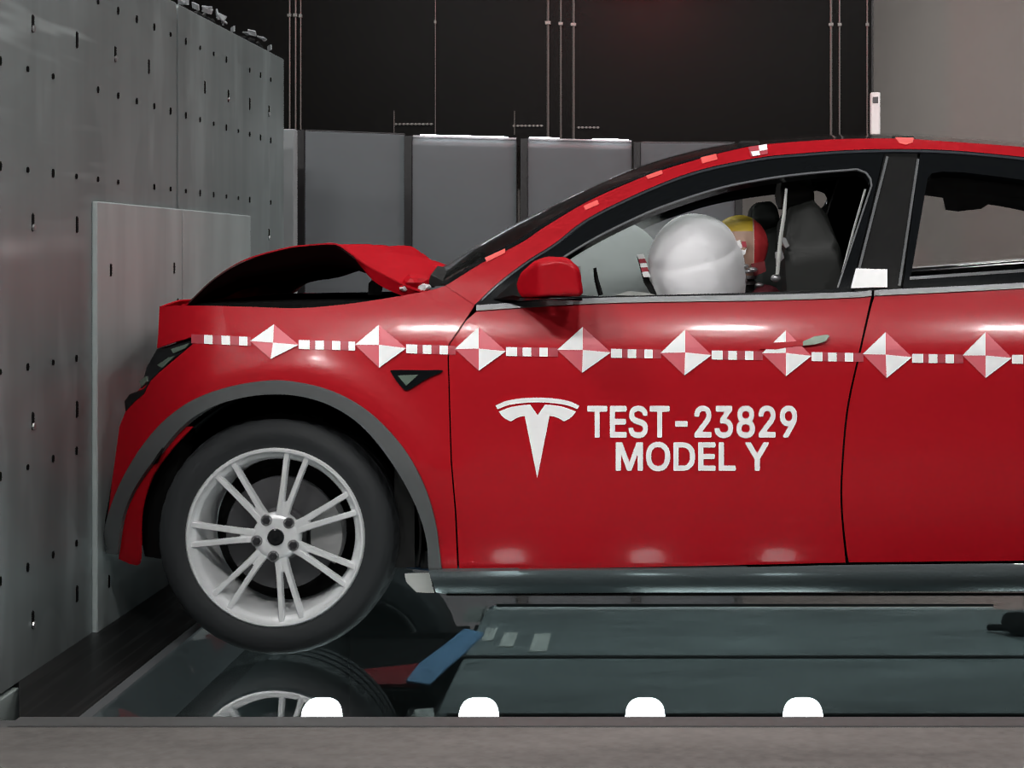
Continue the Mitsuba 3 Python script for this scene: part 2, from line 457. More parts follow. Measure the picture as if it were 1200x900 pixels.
# ------------------------------------------------------------------ lights of the hall
ci = 0
lampnames = {}
for (x, y, sx, sy, k_) in ((-2.6, -2.2, .5, .3, 2.6), (-.6, .5, .9, .3, .35), (2.2, .5, .9, .3, .8),
                           (-1.8, 4.2, .9, .3, 1), (1.2, 4.2, .9, .3, 1), (4.0, 5.2, .9, .3, 1.6)):
    k = thing('ceiling_light', 'flat white ceiling light over the ' + ('near end of the crash barrier', 'hood of the car', 'rear half of the car', 'floor before the leftmost screens', 'floor before the rightmost screens', 'pale wall to the right')[ci], 'ceiling light', 'ceiling lights over the test track'); ci += 1
    z = 4.7
    add('housing', box(x - sx - .04, x + sx + .04, y - sy - .04, y + sy + .04, z + .003, z + .14, .01), 'room_dark', k)
    dm = trimesh.Trimesh([(x - sx, y - sy, z), (x + sx, y - sy, z), (x + sx, y + sy, z), (x - sx, y + sy, z)], [[0, 2, 1], [0, 3, 2]], process=False)
    add('diffuser', dm, 'white_vinyl', k, False, emitter=lamp(CEIL_L * k_, (1, .985, .96)))
    add('hanger', cat(tube([(x - sx * .6, y, z + .13), (x - sx * .6, y, RZ)], .008), tube([(x + sx * .6, y, z + .13), (x + sx * .6, y, RZ)], .008)), 'conduit', k)

for x, nm in ((-3.1, 'crash barrier'), (-1.34, 'front wheel'), (.43, 'front door'), (2.2, 'rear door')):
    k = thing('flood_light', 'white floodlight above and behind the camera, aimed at the ' + nm, 'floodlight', 'floodlights aimed at the flank of the car')
    fr = T().translate([x, -5.0, 4.4]).rotate([1, 0, 0], 36)
    mt = np.array(fr.matrix, float)
    fm = trimesh.Trimesh([(-.24, 0, -.10), (.24, 0, -.10), (.24, 0, .10), (-.24, 0, .10)], [[0, 2, 1], [0, 3, 2]], process=False)
    if (fm.face_normals[0] @ [0, 1, 0]) < 0: fm.invert()
    mt = np.array((T().translate([x, -5.0, 4.4]) @ T().rotate([1, 0, 0], -36)).matrix, float)
    fm.apply_transform(mt); hb = box(-.28, .28, -.12, -.004, -.14, .14, .02); hb.apply_transform(mt)
    add('diffuser', fm, 'white_vinyl', k, False, emitter=lamp(FLOOD_L, (1, .99, .97)))
    add('housing', hb, 'black_plastic', k)
    add('hanger', tube([(x, -5.08, 4.5), (x, -5.08, RZ)], .015), 'conduit', k)
for px, nm in ((377, 'in the reflection of the front wheel'), (561, 'beside the blue tape, second from the barrier'), (756, 'under the middle of the front door'), (941, 'below the gap between the doors')):
    k = thing('pit_lamp', 'glaring white pit lamp under the glass edge, ' + nm, 'lamp')
    yl = -.40; d_ = D + yl; xm = (px - CX) * d_ / F; hw = 23.5 * d_ / F
    dome = trimesh.creation.icosphere(subdivisions=3); v = np.array(dome.vertices); v = np.sign(v) * np.abs(v) ** .7; v[:, 2] = np.maximum(v[:, 2], -.35)
    dome = trimesh.Trimesh(v * [hw, .05, .062] + [xm, yl, -.072], dome.faces, process=False)
    add('lens', dome, 'white_vinyl', k, True, emitter=lamp(PIT_L, (.95, 1, 1)))
    add('housing', box(xm - hw - .012, xm + hw + .012, yl - .065, yl + .065, -.20, -.092, .006), 'black_plastic', k)
for x in (-1.0, .3, 1.6):
    k = thing('pit_flood', 'white lamp on the pit floor under the ' + {-1.0: 'front wheel', .3: 'front door', 1.6: 'rear door'}[x], 'lamp', 'lamps on the pit floor')
    fm = trimesh.Trimesh([(x - .35, .8, PZ + .16), (x + .35, .8, PZ + .16), (x + .35, 1.3, PZ + .16), (x - .35, 1.3, PZ + .16)], [[0, 1, 2], [0, 2, 3]], process=False)
    add('diffuser', fm, 'white_vinyl', k, False, emitter=lamp(DEEP_L, (.9, 1, 1)))
    add('housing', box(x - .38, x + .38, .77, 1.33, PZ, PZ + .157, .01), 'black_plastic', k)
k = thing('warning_beacon', 'red signal lamp hanging above the car, shining at the black wall', 'signal lamp')
bc = np.array([-.05, 4.4, 3.35])
an = np.linspace(0, 2 * math.pi, 24, endpoint=False)
rd_ = trimesh.Trimesh([(bc[0] + .14 * math.cos(t), bc[1], bc[2] + .14 * math.sin(t)) for t in an] + [tuple(bc)], [[24, (i + 1) % 24, i] for i in range(24)], process=False)
if rd_.face_normals[0][1] < 0: rd_.invert()
add('lens', rd_, 'bright_red', k, False, emitter=lamp(RED_L, (1, .12, .13)))
add('housing', box(bc[0] - .16, bc[0] + .16, bc[1] - .12, bc[1] - .003, bc[2] - .16, bc[2] + .16, .01), 'black_plastic', k)
add('hanger', tube([bc + [0, -.06, .15], (bc[0], bc[1] - .06, RZ)], .012), 'conduit', k)

# ------------------------------------------------------------------ crash barrier
XB = -1.76
br = thing('crash_barrier', 'tall grey steel faced crash barrier block with rows of bolt holes', 'crash barrier')
add('core', box(-3.2, XB - .03, -3.0, 3.39, 0, 2.085), 'pit_dark', br, False)
add('steel_plate', box(XB - .03, XB, -3.0, 1.434, 0, 2.10, .002), 'barrier_steel', br, False)
add('steel_plate', box(XB - .03, XB, 1.467, 3.40, 0, 2.10, .002), 'barrier_steel', br, False)
add('facing_sheet', box(XB, XB + .018, .41, 1.444, .0, 1.345, .003), 'facing_steel', br, False, 'paler facing sheet where the car hits')
add('facing_sheet', box(XB, XB + .018, 1.464, 2.60, .0, 1.345, .003), 'facing_steel', br, False, 'paler facing sheet where the car hits')
hole = lathe_y([(.0001, 0), (.010, 0), (.012, .002), (.012, -.004)], 10); hole.apply_transform(trimesh.transformations.rotation_matrix(-math.pi / 2, [0, 0, 1]))
slot = hull([(0, y, z) for y, z in ((-.011, -.03), (.011, -.03), (-.011, .03), (.011, .03), (0, .036), (0, -.036))] + [(.003, y, z) for y, z in ((-.009, -.028), (.009, -.028), (-.009, .028), (.009, .028))])
bolt = hull([(0, .018 * math.cos(t), .018 * math.sin(t)) for t in np.arange(6) * math.pi / 3] + [(.009, .016 * math.cos(t), .016 * math.sin(t)) for t in np.arange(6) * math.pi / 3])
hole_d = mikit.ply(hole, 'black_matte', smooth=False); slot_d = mikit.ply(slot, 'black_matte', smooth=False); bolt_d = mikit.ply(bolt, 'steel', smooth=False)
rh = random.Random(3)
for zz in (1.975, 1.698, 1.416, .865, .585, .305):
    for i in range(-2, 16):
        y = -.184 + .2186 * i
        if y > 3.35 or (zz < 1.36 and .38 < y < 2.63) or abs(y - 1.45) < .03 or rh.random() < .06: continue
        k = numbered(br + '__bolt_hole'); scene[k] = {**hole_d, 'to_world': T().translate([XB + .001, y, zz]).scale([1, .75, rh.choice((.7, .9, 1.1))])}
for zz in (1.83, 1.27, .71, .15):
    for i in range(-2, 9):
        y = -.14 + .4 * i
        if (zz < 1.36 and .36 < y < 2.62) or abs(y - 1.45) < .02: continue
        k = numbered(br + '__slot'); scene[k] = {**slot_d, 'to_world': T().translate([XB, y, zz]).scale([1, .75, .75])}
        if i % 2 == 0:
            k = numbered(br + '__bolt'); scene[k] = {**bolt_d, 'to_world': T().translate([XB + .002, y, zz - .014]).scale(.6)}
for y, zz in ((.55, 1.13), (1.33, 1.13), (.55, .32), (.53, .14), (1.38, 1.00)):
    k = numbered(br + '__slot'); scene[k] = {**slot_d, 'to_world': T().translate([XB + .018, y, zz]).scale([1, .7, .6])}
lab(numbered(br + '__bolt_cover') if False else br + '__facing_sheet', 'paler facing sheet where the car hits')
# cable with clips along the top
rc = np.random.RandomState(5)
ys = np.linspace(1.55, 3.38, 60)
cb = [(XB - .05 + .02 * math.sin(7 * y), y, 2.112 + .018 * rc.rand()) for y in ys]
k = thing('barrier_cable', 'loose cable with pale tags along the top edge of the crash barrier', 'cable')
add('cable', tube(cb, .008, 6), 'black_plastic', k)
for i in range(16):
    c = cb[int(rc.randint(4, 58))]
    tag = box(-.012, .012, -.02, .02, -.003, .003); tag.apply_transform(trimesh.transformations.euler_matrix(*(rc.rand(3) * 2.2))); tag.apply_translation(np.array(c) + [.03, 0, .012 + .02 * rc.rand()])
    add('tag', tag, 'screen_light', k, False)
add('foot_plate', box(XB - .03, XB + .004, -.655 + .01, -.262, -.298, -.012, .003), 'kerb', br, False, 'pale steel foot plate below the floor edge')

# ------------------------------------------------------------------ the car
car = thing('car', 'red five-door crash test car with crumpled hood nosed against the steel barrier', 'car')

arch_o = cr([(517.5, 668), (510, 612), (495, 565), (470, 522), (432, 483), (390, 459), (345, 447.5), (308, 446.5), (262, 455), (222, 471), (188, 497), (160, 532), (138, 572), (124, 612), (118.5, 648)])
arch_i = cr([(502, 668), (499, 630), (484, 586), (456, 538), (422, 498), (385, 474.5), (345, 463.5), (305, 463), (268, 470), (238, 482), (213, 500), (186, 532), (160, 568), (144, 605), (137, 650)])

# fender
top = cr([(187, 359), (230, 358), (290, 359.5), (350, 361), (400, 357), (450, 350), (500, 341), (522, 335)])
fend = list(top) + [(556, 358), (545, 375), (526, 403), (524.5, 420), (528, 540), (533, 600), (536, 668), (519, 668)] + list(arch_o[1:55]) + [(176, 508), (172, 480), (171, 452), (186, 437), (206, 420), (225, 404), (231, 393), (206, 400.5), (184.5, 408)]
ff = both('front_fender', panel(fend), RED, car)
# front bumper: visible corner, carried round to the centre of the nose
bump_poly = [(171, 452), (172, 480), (176, 508)] + [tuple(p) for p in arch_o[55:]] + [(127, 600), (131, 566), (136, 530), (140, 500), (150, 476), (160, 461)]
both('bumper_corner', panel(bump_poly, h=5), RED, car)


def nose_curve(p0, xf, n=14):
    """From the corner point p0 round to the centre line at x = xf."""
    return [(p0[0] + (xf - p0[0]) * t ** .95, p0[1] + (W / 2 - p0[1]) * t, p0[2]) for t in np.linspace(0, 1, n)]


def nose(rows, thick=.006):
    v, n = [], 14
    for p0, xf in rows:
        c = np.array(nose_curve(p0, xf, n)); far = c[::-1][1:].copy(); far[:, 1] = W - far[:, 1]
        v.append(np.vstack([c, far]))
    k = len(v[0]); v = np.vstack(v); t = []
    for i in range(len(rows) - 1):
        for j in range(k - 1):
            a = i * k + j
            t += [[a, a + k, a + k + 1], [a, a + k + 1, a + 1]]
    return shell(v, np.array(t), thick, np.array([-1, 0, 0]))


def sp(px, py): return surf(np.array([px]), np.array([py]))[0]


NX = -1.732
add('bumper', nose([(sp(131, 566), NX - .002), (sp(136, 530), NX), (sp(140, 500), NX), (sp(150, 476), NX), (sp(160, 461), NX + .005), (sp(171, 452), NX + .02)]), RED, car)
add('lower_grille', nose([(sp(119, 648), NX - .004), (sp(123, 610), NX - .004), (sp(131, 566), NX - .002)]), 'black_plastic', car)
add('nose_panel', nose([(sp(184.5, 408), -1.69), (sp(187, 380), -1.67), (sp(188, 359), -1.63)]), RED, car)
# torn strip of red between cladding and wheel, then black liner behind it
red_strip = list(cr([(213, 500), (186, 532), (160, 568), (144, 605), (139, 655)])) + list(cr([(152, 661), (163, 661), (165, 640), (166, 600), (178, 560), (200, 528), (226, 500)]))
both('torn_bumper_edge', panel(red_strip, h=5, off=-.015), RED, car, label='torn red bumper edge hanging ahead of the wheel')
cl = list(arch_o) + list(arch_i[::-1])
both('arch_cladding', panel(cl, h=5, off=.010, thick=.022), 'cladding', car, label='dark grey wheel arch cladding, torn loose at the front')
both('torn_liner', panel([(152, 560), (176, 536), (214, 503), (206, 560), (196, 620), (188, 655), (170, 652), (160, 610)], h=6, off=-.09, thick=.05), 'black_matte', car)
both('hanging_wire', tube([P(207, 640, .2), P(209, 660, .2), P(208, 682, .2)], .006, 6), 'under_grey', car)
# headlight
hl = [(184, 409), (206, 402), (230, 394.5), (225, 403), (206, 419), (186, 436), (171, 451), (165, 455), (172, 430)]
kh, kh2 = both('headlight', panel(hl, h=4, off=-.02, thick=.03), 'black_gloss', car, label='broken black headlight')
for kk, fl in ((kh, 0), (kh2, 1)):
    for pl in ([(200, 409), (222, 402), (217, 408), (203, 414)], [(184, 428), (197, 419), (205, 417), (190, 431)], [(163, 447), (171, 441), (172, 447), (166, 453)]):
        m_ = panel(pl, h=3, off=-.012, thick=.004); add('lens_shard', flip_y(m_) if fl else m_, 'lens_grey', kk)
both('grille_shard', panel([(152, 462), (168, 456), (176, 446), (168, 462), (158, 470), (147, 482), (146, 470)], h=4, off=.004, thick=.02), 'black_plastic', car)
# crushed structure behind the skin
add('engine_bay', cat(box(-1.42, -.72, .50, 1.42, .45, .93, .03), box(-1.38, -.8, .16, .30, .86, .985, .02), box(-1.38, -.8, 1.62, 1.76, .86, .985, .02), box(-1.68, -1.58, .75, 1.17, .45, .80, .03)), 'black_matte', car)
both('strut_tower', box(-1.26, -1.0, .22, .48, .75, 1.0, .05), 'black_matte', car)
both('hood_hinge', hull([P(x, y, yy) for yy in (.28, .34) for x, y in ((431, 346), (447, 346), (449, 333), (441, 322), (432, 332))]), 'black_matte', car)
add('bay_cover', hull([P(225, 356, .2), P(470, 352, .2), P(300, 347, .8), P(400, 350, .8), P(225, 356, .2) * [1, 0, 1] + [0, 1.7, 0], P(470, 352, .2) * [1, 0, 1] + [0, 1.7, 0]] + [(-1.45, y, .9) for y in (.2, 1.7)] + [(-.75, y, .9) for y in (.2, 1.7)]), 'black_matte', car)

# hood: buckled up in the middle, the near edge raised
E = [(205, 357.5), (218, 356), (252, 325), (288, 303.5), (335, 290), (362, 286.5), (385, 285), (398, 287), (415, 299), (433, 312), (467, 330), (484, 338), (503, 343)]
C = [(214, 357), (219, 356), (252, 330), (288, 310), (335, 297), (362, 292), (385, 286), (400, 287), (420, 290), (440, 294), (472, 300), (492, 304), (516, 314)]
yE = [.20, .17, .15, .14, .13, .13, .13, .13, .13, .13, .13, .13, .13]
En = cr([P(x, y, yy) for (x, y), yy in zip(E, yE)], 8); Cn = cr([P(x, y, W / 2) for x, y in C], 8)


def crumple(q):
    n = meshkit.fbm(q * [9, 5, 1] + [3, 1, 0], 3, 7) - .5
    w = np.clip((q[:, 1] - .13) / .2, 0, 1) * np.clip((W - .13 - q[:, 1]) / .2, 0, 1)
    return np.stack([0 * n, 0 * n, .016 * n * w], 1)


hood = add('hood', loft(En, Cn, .004, 26, 2.0, crumple, 1.0), RED, car, 28, 'crumpled hood folded up in the middle')


def sheet(a_, b_, n=8, bow=0.0, thick=.004, out=(0, -1, 0)):
    """A sheet between two equal point lists."""
    a_, b_ = np.asarray(a_), np.asarray(b_); k = len(a_); v = []
    for u in np.linspace(0, 1, n): v.append(a_ + (b_ - a_) * u + np.array([0, 0, -bow]) * math.sin(math.pi * u))
    v = np.vstack(v); t = []
    for i in range(n - 1):
        for j in range(k - 1):
            q_ = i * k + j; t += [[q_, q_ + 1, q_ + k + 1], [q_, q_ + k + 1, q_ + k]]
    return shell(v, np.array(t), thick, np.array(out, float))


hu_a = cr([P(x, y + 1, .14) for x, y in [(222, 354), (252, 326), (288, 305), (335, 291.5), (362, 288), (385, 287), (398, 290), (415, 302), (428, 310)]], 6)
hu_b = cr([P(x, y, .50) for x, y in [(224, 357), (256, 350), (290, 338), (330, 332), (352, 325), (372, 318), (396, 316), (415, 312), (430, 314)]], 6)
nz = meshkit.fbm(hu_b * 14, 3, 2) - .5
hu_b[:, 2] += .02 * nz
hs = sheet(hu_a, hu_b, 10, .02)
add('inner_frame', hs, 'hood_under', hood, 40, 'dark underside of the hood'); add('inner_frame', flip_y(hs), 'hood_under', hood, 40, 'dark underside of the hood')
fl_a = cr([P(x, y, .13) for x, y in [(412, 297), (433, 312), (467, 330), (484, 338), (500, 343)]], 6); fl_b = cr([P(x, y, .15) for x, y in [(420, 309), (440, 331), (470, 346), (486, 347), (500, 346)]], 6)
hs = sheet(fl_a, fl_b, 5, 0)
add('edge_flange', hs, RED, hood, 40); add('edge_flange', flip_y(hs), RED, hood, 40)
latch = hull([P(x, y, yy) for yy in (.45, .55) for x, y in ((388, 312), (400, 310), (404, 318), (394, 322), (386, 318))])
add('latch', latch, 'black_matte', hood, 30)
rs_ = np.random.RandomState(8)
for fl in (0, 1):
    for j, (x, y, a_, b_) in enumerate(((488, 331, 16, 11), (497, 337, 8, 6), (474, 338, 6, 5))):
        ic = trimesh.creation.icosphere(subdivisions=1); v = np.array(ic.vertices) * (1 + .35 * (rs_.rand(42, 1) - .5))
        m_ = trimesh.Trimesh(P(x, y, .16) + v * [a_ / 400, .035, b_ / 400], ic.faces, process=False)
        add('torn_corner', flip_y(m_) if fl else m_, 'alloy' if j else RED, hood, False)
# windshield, roof, rear
U = [(522, 334.5), (530, 330), (567, 307), (610, 285), (640, 265), (690, 235.5), (760, 205), (820, 186), (877, 172), (940, 165.5), (1000, 162.5), (1060, 162.5), (1100, 165), (1200, 172.5), (1300, 184.5), (1400, 204), (1500, 232), (1580, 262)]
L = [(556, 357.5), (583, 332), (617, 306), (650, 285), (690, 255), (760, 221), (820, 199), (890, 184.5), (940, 179.5), (1000, 175.5), (1060, 174.5), (1120, 176.5), (1200, 184), (1300, 197), (1400, 219), (1500, 252), (1560, 280)]
Us, Ls = cr(U), cr(L)
both('roof_rail', panel(list(Us) + [(1640, 300)] + list(Ls[::-1]), h=7, thick=.012), RED, car)
add_c = [(517, 317), (533, 306.5), (560, 288), (600, 266), (636, 248.5), (690, 222), (752, 196), (815, 178), (872, 168)]
ws_n = cr([sp(x, y) for x, y in U[:9]], 6); ws_c = cr([P(x, y, W / 2) for x, y in [(505, 322)] + add_c[1:]], 6)
wsk = add('windshield', loft(ws_n, ws_c, .005, 14), 'glass_clear', car, 60, 'long raked windshield')


def edge_band(near, centre, s0, s1, power=2.0, lift=.003):
    v = []
    for s in np.linspace(s0, s1, 4):
        q = centre + (near - centre) * s ** power
        v.append(np.stack([q[:, 0], W / 2 - s * (W / 2 - near[:, 1]), q[:, 2] + lift], 1))
    k = len(near); v = np.vstack(v); t = []
    for i in range(3):
        for j in range(k - 1):
            a_ = i * k + j; t += [[a_, a_ + 1, a_ + k + 1], [a_, a_ + k + 1, a_ + k]]
    return shell(v, np.array(t), .002, np.array([0, 0, 1]))


eb = edge_band(ws_n, ws_c, .93, 1.0)
add('black_border', eb, 'black_gloss', wsk); add('black_border', flip_y(eb), 'black_gloss', wsk)
both('wiper', tube([P(520, 326, .3), P(540, 314, .5), P(562, 299, .9)], .009), 'black_plastic', car)
rf_n = cr([sp(x, y) for x, y in U[8:16]], 5); rf_c = cr([P(x, y, W / 2) for x, y in [(872, 168), (940, 162.5), (1000, 160.2), (1060, 159.8), (1100, 162), (1200, 170), (1300, 181), (1400, 199)]], 5)
add('roof_glass', loft(rf_n, rf_c, .006, 12), 'glass_roof', car, 60)
rg_n = cr([sp(x, y) for x, y in U[15:]] + [sp(1640, 300)], 4); rg_c = cr([P(x, y, W / 2) for x, y in [(1400, 199), (1500, 226), (1590, 262), (1650, 298)]], 4)
add('rear_glass', loft(rg_n, rg_c, .006, 12), 'glass_roof', car, 60)
cw = hull([P(505, 322, W / 2 + s * .75) for s in (-1, 1)] + [P(528, 334, .16), P(528, 334, .16) * [1, 0, 1] + [0, W - .16, 0], P(500, 336, .2), P(500, 336, .2) * [1, 0, 1] + [0, W - .2, 0]] + [P(513, 311.5, W / 2 + s * .6) for s in (-1, 1)] + [P(540, 330, W / 2 + s * .7) for s in (-1, 1)])
add('cowl', cw, 'black_plastic', car)

# window frames, pillars, trims
I = list(cr([(606, 349), (636, 321), (665, 300), (700, 279), (740, 259), (780, 242), (840, 222.5), (890, 212), (940, 205), (1004, 199.5)])) + [(1014, 203), (1019, 210), (1020, 217)] + [(979.5, 339), (880, 343), (700, 347.5)]
fo = [tuple(p) for p in Ls if p[0] < 1034] + [(1036, 180), (1004, 312), (998, 342), (900, 345.5), (700, 349), (560, 357.5)]
both('front_window_frame', panel(fo, [I], h=6, off=.002, thick=.03), 'black_gloss', car)
ring = Polygon(I).buffer(2.4).difference(Polygon(I).buffer(.3)).intersection(Polygon([(600, 100), (1100, 100), (1030, 338), (985, 337), (600, 337)]))
for gpoly in (ring.geoms if hasattr(ring, 'geoms') else [ring]):
    both('window_seal', panel(gpoly, h=4, off=.006, thick=.006), 'seal_grey', car)
bl = np.array([p for p in Ls if 562 < p[0] < 1545])
both('frame_bead', panel(list(bl + [0, 1.0]) + list((bl + [0, 3.6])[::-1]), h=4, off=.006, thick=.006), 'bead', car)
both('b_pillar', panel([(1038, 174.5), (1076, 174.5), (1055, 338.5), (1001, 341.5), (1007, 312)], h=7, off=-.003, thick=.04), 'black_plastic', car)
for ln in ([(1040, 183), (1007, 314)], [(1076, 186), (1054, 335)]):
    both('pillar_edge', panel(LineString(ln).buffer(1.5, cap_style='flat'), h=4, off=.004, thick=.004), 'seal_grey', car)
I2 = [(1087, 209), (1092, 203), (1104, 201)] + list(cr([(1130, 202), (1200, 211), (1300, 226), (1400, 250), (1470, 279), (1492, 293)])) + [(1485, 298)] + list(cr([(1400, 302), (1300, 309), (1200, 317.5), (1067, 326.5)]))
ro = [tuple(p) for p in Ls if p[0] > 1080] + [(1545, 293), (1400, 315), (1200, 331), (1058, 338), (1079, 175)]
both('rear_window_frame', panel(ro, [I2], h=6, off=.002, thick=.03), 'black_gloss', car)
both('rear_window', panel(I2, h=9, off=-.018, thick=.004), 'glass_tint', car)
both('window_sill_trim', panel(LineString([(1066, 326), (1200, 317), (1300, 308.5), (1400, 301.5)]).buffer(1.8, cap_style='flat'), h=4, off=.003, thick=.01), 'trim_dark_chrome', car)
for lo in ([(558, 357.5), (700, 349), (900, 345.3), (1000, 342), (1021.5, 340)], [(1024.5, 340), (1200, 331), (1350, 319), (1480, 305), (1550, 291)]):
    c = np.array(lo); both('belt_trim', panel(list(cr(c)) + list((cr(c) + [0, 6.5])[::-1]), h=4, off=.006, thick=.012), 'trim_dark_chrome', car)

belt = cr([(560, 363.5), (700, 355.5), (900, 352), (1000, 348.5), (1021, 347)])
fd = list(belt) + list(cr([(1021, 347), (1007, 410), (992, 480), (985.5, 555), (985.5, 600), (991, 659.3)]))[1:] + [(760, 664.5), (538.2, 668), (534.8, 600), (529.6, 540), (526, 420), (527.6, 403), (546.6, 375.5)]
fdk = both('front_door', panel(fd), RED, car)
rb = cr([(1025, 346.8), (1200, 337.5), (1350, 325.5), (1462, 313)])
rd = list(rb) + list(cr([(1464, 330), (1456, 400), (1430, 446), (1370, 490), (1318, 560), (1300, 625), (1297, 655)])) + [(1200, 657), (995, 659)] + list(cr([(993.8, 658.8), (987.8, 600), (987.8, 555), (994.4, 480), (1009.4, 410), (1024, 347)]))[1:-1]
rdk = both('rear_door', panel(rd), RED, car)
acx, acy = 1480.6, 630
arco = [(acx + 187 * math.cos(t), acy - 187 * math.sin(t)) for t in np.linspace(-.2, math.pi + .18, 40)]
arci = [(acx + 171 * math.cos(t), acy - 171 * math.sin(t)) for t in np.linspace(-.2, math.pi + .2, 40)]
both('arch_cladding', panel(arco + arci[::-1], h=8, off=.010, thick=.022), 'cladding', car)
q = [(1467, 312), (1548, 297), (1600, 288), (1640, 301), (1690, 340), (1730, 400), (1760, 470), (1768, 560), (1755, 650), (1672, 664)] + arco[1:-4] + [(1322, 560), (1374, 492), (1434, 448), (1460, 401)]
both('rear_quarter', panel(q, h=12), RED, car)
tl = [(1640, 301), (1690, 340), (1730, 400), (1760, 470), (1768, 560), (1755, 650)]
tn = np.array([sp(x, y) for x, y in tl]); tc = tn.copy(); tc[:, 0] += .16; tc[:, 1] = W / 2
v = []
for s in np.linspace(-1, 1, 21): v.append(np.stack([tc[:, 0] + (tn[:, 0] - tc[:, 0]) * s ** 2, W / 2 + s * (W / 2 - tn[:, 1]), tn[:, 2]], 1))
k_ = len(tn); t = [[i * k_ + j, i * k_ + j + 1, (i + 1) * k_ + j + 1] for i in range(20) for j in range(k_ - 1)] + [[i * k_ + j, (i + 1) * k_ + j + 1, (i + 1) * k_ + j] for i in range(20) for j in range(k_ - 1)]
add('tailgate', shell(np.vstack(v), np.array(t), .006, np.array([1, 0, 0])), RED, car)
# rocker
rk = [(502.5, 670), (760, 667), (990, 662), (1200, 660), (1305, 658)] + [(1310, 690), (1200, 692.5), (800, 694.5), (520, 696), (511, 694)]


def rock(px, py, off=0.0):
    px, py = np.asarray(px, float), np.asarray(py, float)
    t = np.clip((py - 660) / 35, 0, 1)
    y = .028 + .05 * np.abs(t - .25) ** 2 / .5625 * 1.0 + .07 * np.maximum(0, t - .55) ** 2 - off
    d = D + y
    return np.stack([(px - CX) * d / F, y, H + (CY - py) * d / F], -1)


both('rocker', panel(rk, h=5, fn=rock, thick=.05), 'rocker', car, label='glossy dark grey rocker panel')
both('sill_backing', box(-.66, 1.33, .075, .16, .205, .33), 'black_matte', car)
both('jacking_flap', hull([P(474, 672, .1), P(503, 671, .1), P(509, 695, .1), P(488, 694, .1), P(476, 682, .1), P(474, 672, .16), P(503, 671, .16), P(508, 695, .16), P(486, 693, .16)]), 'under_grey', car, label='pale panel piece ahead of the rocker')

# mirrors
mm = hull([P(625, 306, -.05), P(640, 300.5, -.06), P(664, 301, -.10), P(678, 312, -.14), P(682.5, 328, -.16), P(683, 347, -.15), P(640, 349, -.06), P(606, 349, .03), P(603, 340, .03), P(608, 322, .0),
           P(630, 308, -.17), P(662, 305, -.18), P(676, 314, -.18), P(680, 345, -.18), P(630, 347, -.16)])
mmv = m3.Manifold.hull_points([tuple(map(float, p)) for p in mm.vertices]).refine_to_length(.012); mm = to_tm(mmv); trimesh.smoothing.filter_taubin(mm, iterations=14)
for fl in (0, 1):
    mk = add('side_mirror', flip_y(mm) if fl else mm, RED, car, 60)
    for nm, m_, mat in (('mirror_base', hull([P(578, 351, .055), P(600, 352, .05), P(625, 352, .04), P(614, 322, .07), P(608, 325, .02), P(600, 346, .0), P(640, 352, -.04), P(642, 347, -.04)]), 'black_plastic'),
                        ('mirror_foot', hull([P(603, 349, .03), P(682, 349, -.14), P(683, 352.5, -.14), P(605, 353, .03), P(680, 349, -.06), P(682, 352, -.06), P(640, 350, -.17)]), 'black_gloss')):
        add(nm, flip_y(m_) if fl else m_, mat, mk)
    gm = hull([P(684, 312, -.13), P(686, 345, -.13), P(683.5, 312, -.03), P(685, 345, -.03)] + [p + np.array([-.012, 0, 0]) for p in (P(684, 312, -.13), P(686, 345, -.13), P(683.5, 312, -.03), P(685, 345, -.03))])
    gm.apply_translation((-.01, .03, 0)); add('mirror_glass', flip_y(gm) if fl else gm, 'alloy_dark', mk)

# side repeater, door handle, charge marks
both('side_repeater', panel(list(cr([(457, 434), (470, 433.5), (495, 434), (519, 434.5), (500, 444), (478, 457), (470, 453), (462, 443)])), h=3, off=.007, thick=.012), 'black_gloss', car, label='black teardrop side repeater trim')
both('repeater_lens', panel([(466, 440), (490, 439), (476, 452)], h=3, off=.010, thick=.003), 'lens_grey', car)
hd = list(cr([(890, 409), (893, 402), (915, 401), (940, 399), (955, 393), (970, 391.5), (973, 394), (968, 401), (955, 404.5), (930, 406), (910, 409.5)]))
for kk, fl, dx in ((fdk[0], 0, 0), (fdk[1], 1, 0), (rdk[0], 0, 430), (rdk[1], 1, 430)):
    m_ = panel([(x + dx, y - (12 if dx else 0)) for x, y in hd], h=3, off=.006, thick=.010)
    hk = add('handle', flip_y(m_) if fl else m_, RED, kk)
    m2 = panel([(x + dx, y - (12 if dx else 0)) for x, y in [(941, 400), (955, 394), (970, 392), (972, 394), (967, 400), (955, 403.5), (941, 405)]], h=3, off=.013, thick=.008)
    key = numbered(kk + '__handle_tip'); scene[key] = mikit.ply(flip_y(m2) if fl else m2, 'handle_silver', smooth=35); lab(key, 'silvery handle end')

# ---- lettering and emblem on the door
def decal_text(txt, x0, x1, base, capt, grow=.012):
    m = meshkit.text_mesh(txt, 1.0, .01, bold=True)
    v, f = np.array(m.vertices), np.array(m.faces)
    topf = (v[f][:, :, 2] > .005).all(1)
    g = shapely.union_all([Polygon(v[t_][:, :2]) for t_ in f[topf]]).buffer(.004).buffer(grow - .004, join_style='mitre').simplify(.004)
    lo, _, hi, _ = g.bounds
    out = []
    for p in getattr(g, 'geoms', [g]):
        tr = lambda ring: [(x0 + (x - lo) / (hi - lo) * (x1 - x0), base - y * (base - capt)) for x, y in ring.coords]
        out.append(panel(Polygon(tr(p.exterior), [tr(i) for i in p.interiors]), h=4, off=.0024, thick=.0014))
    return cat(*out)


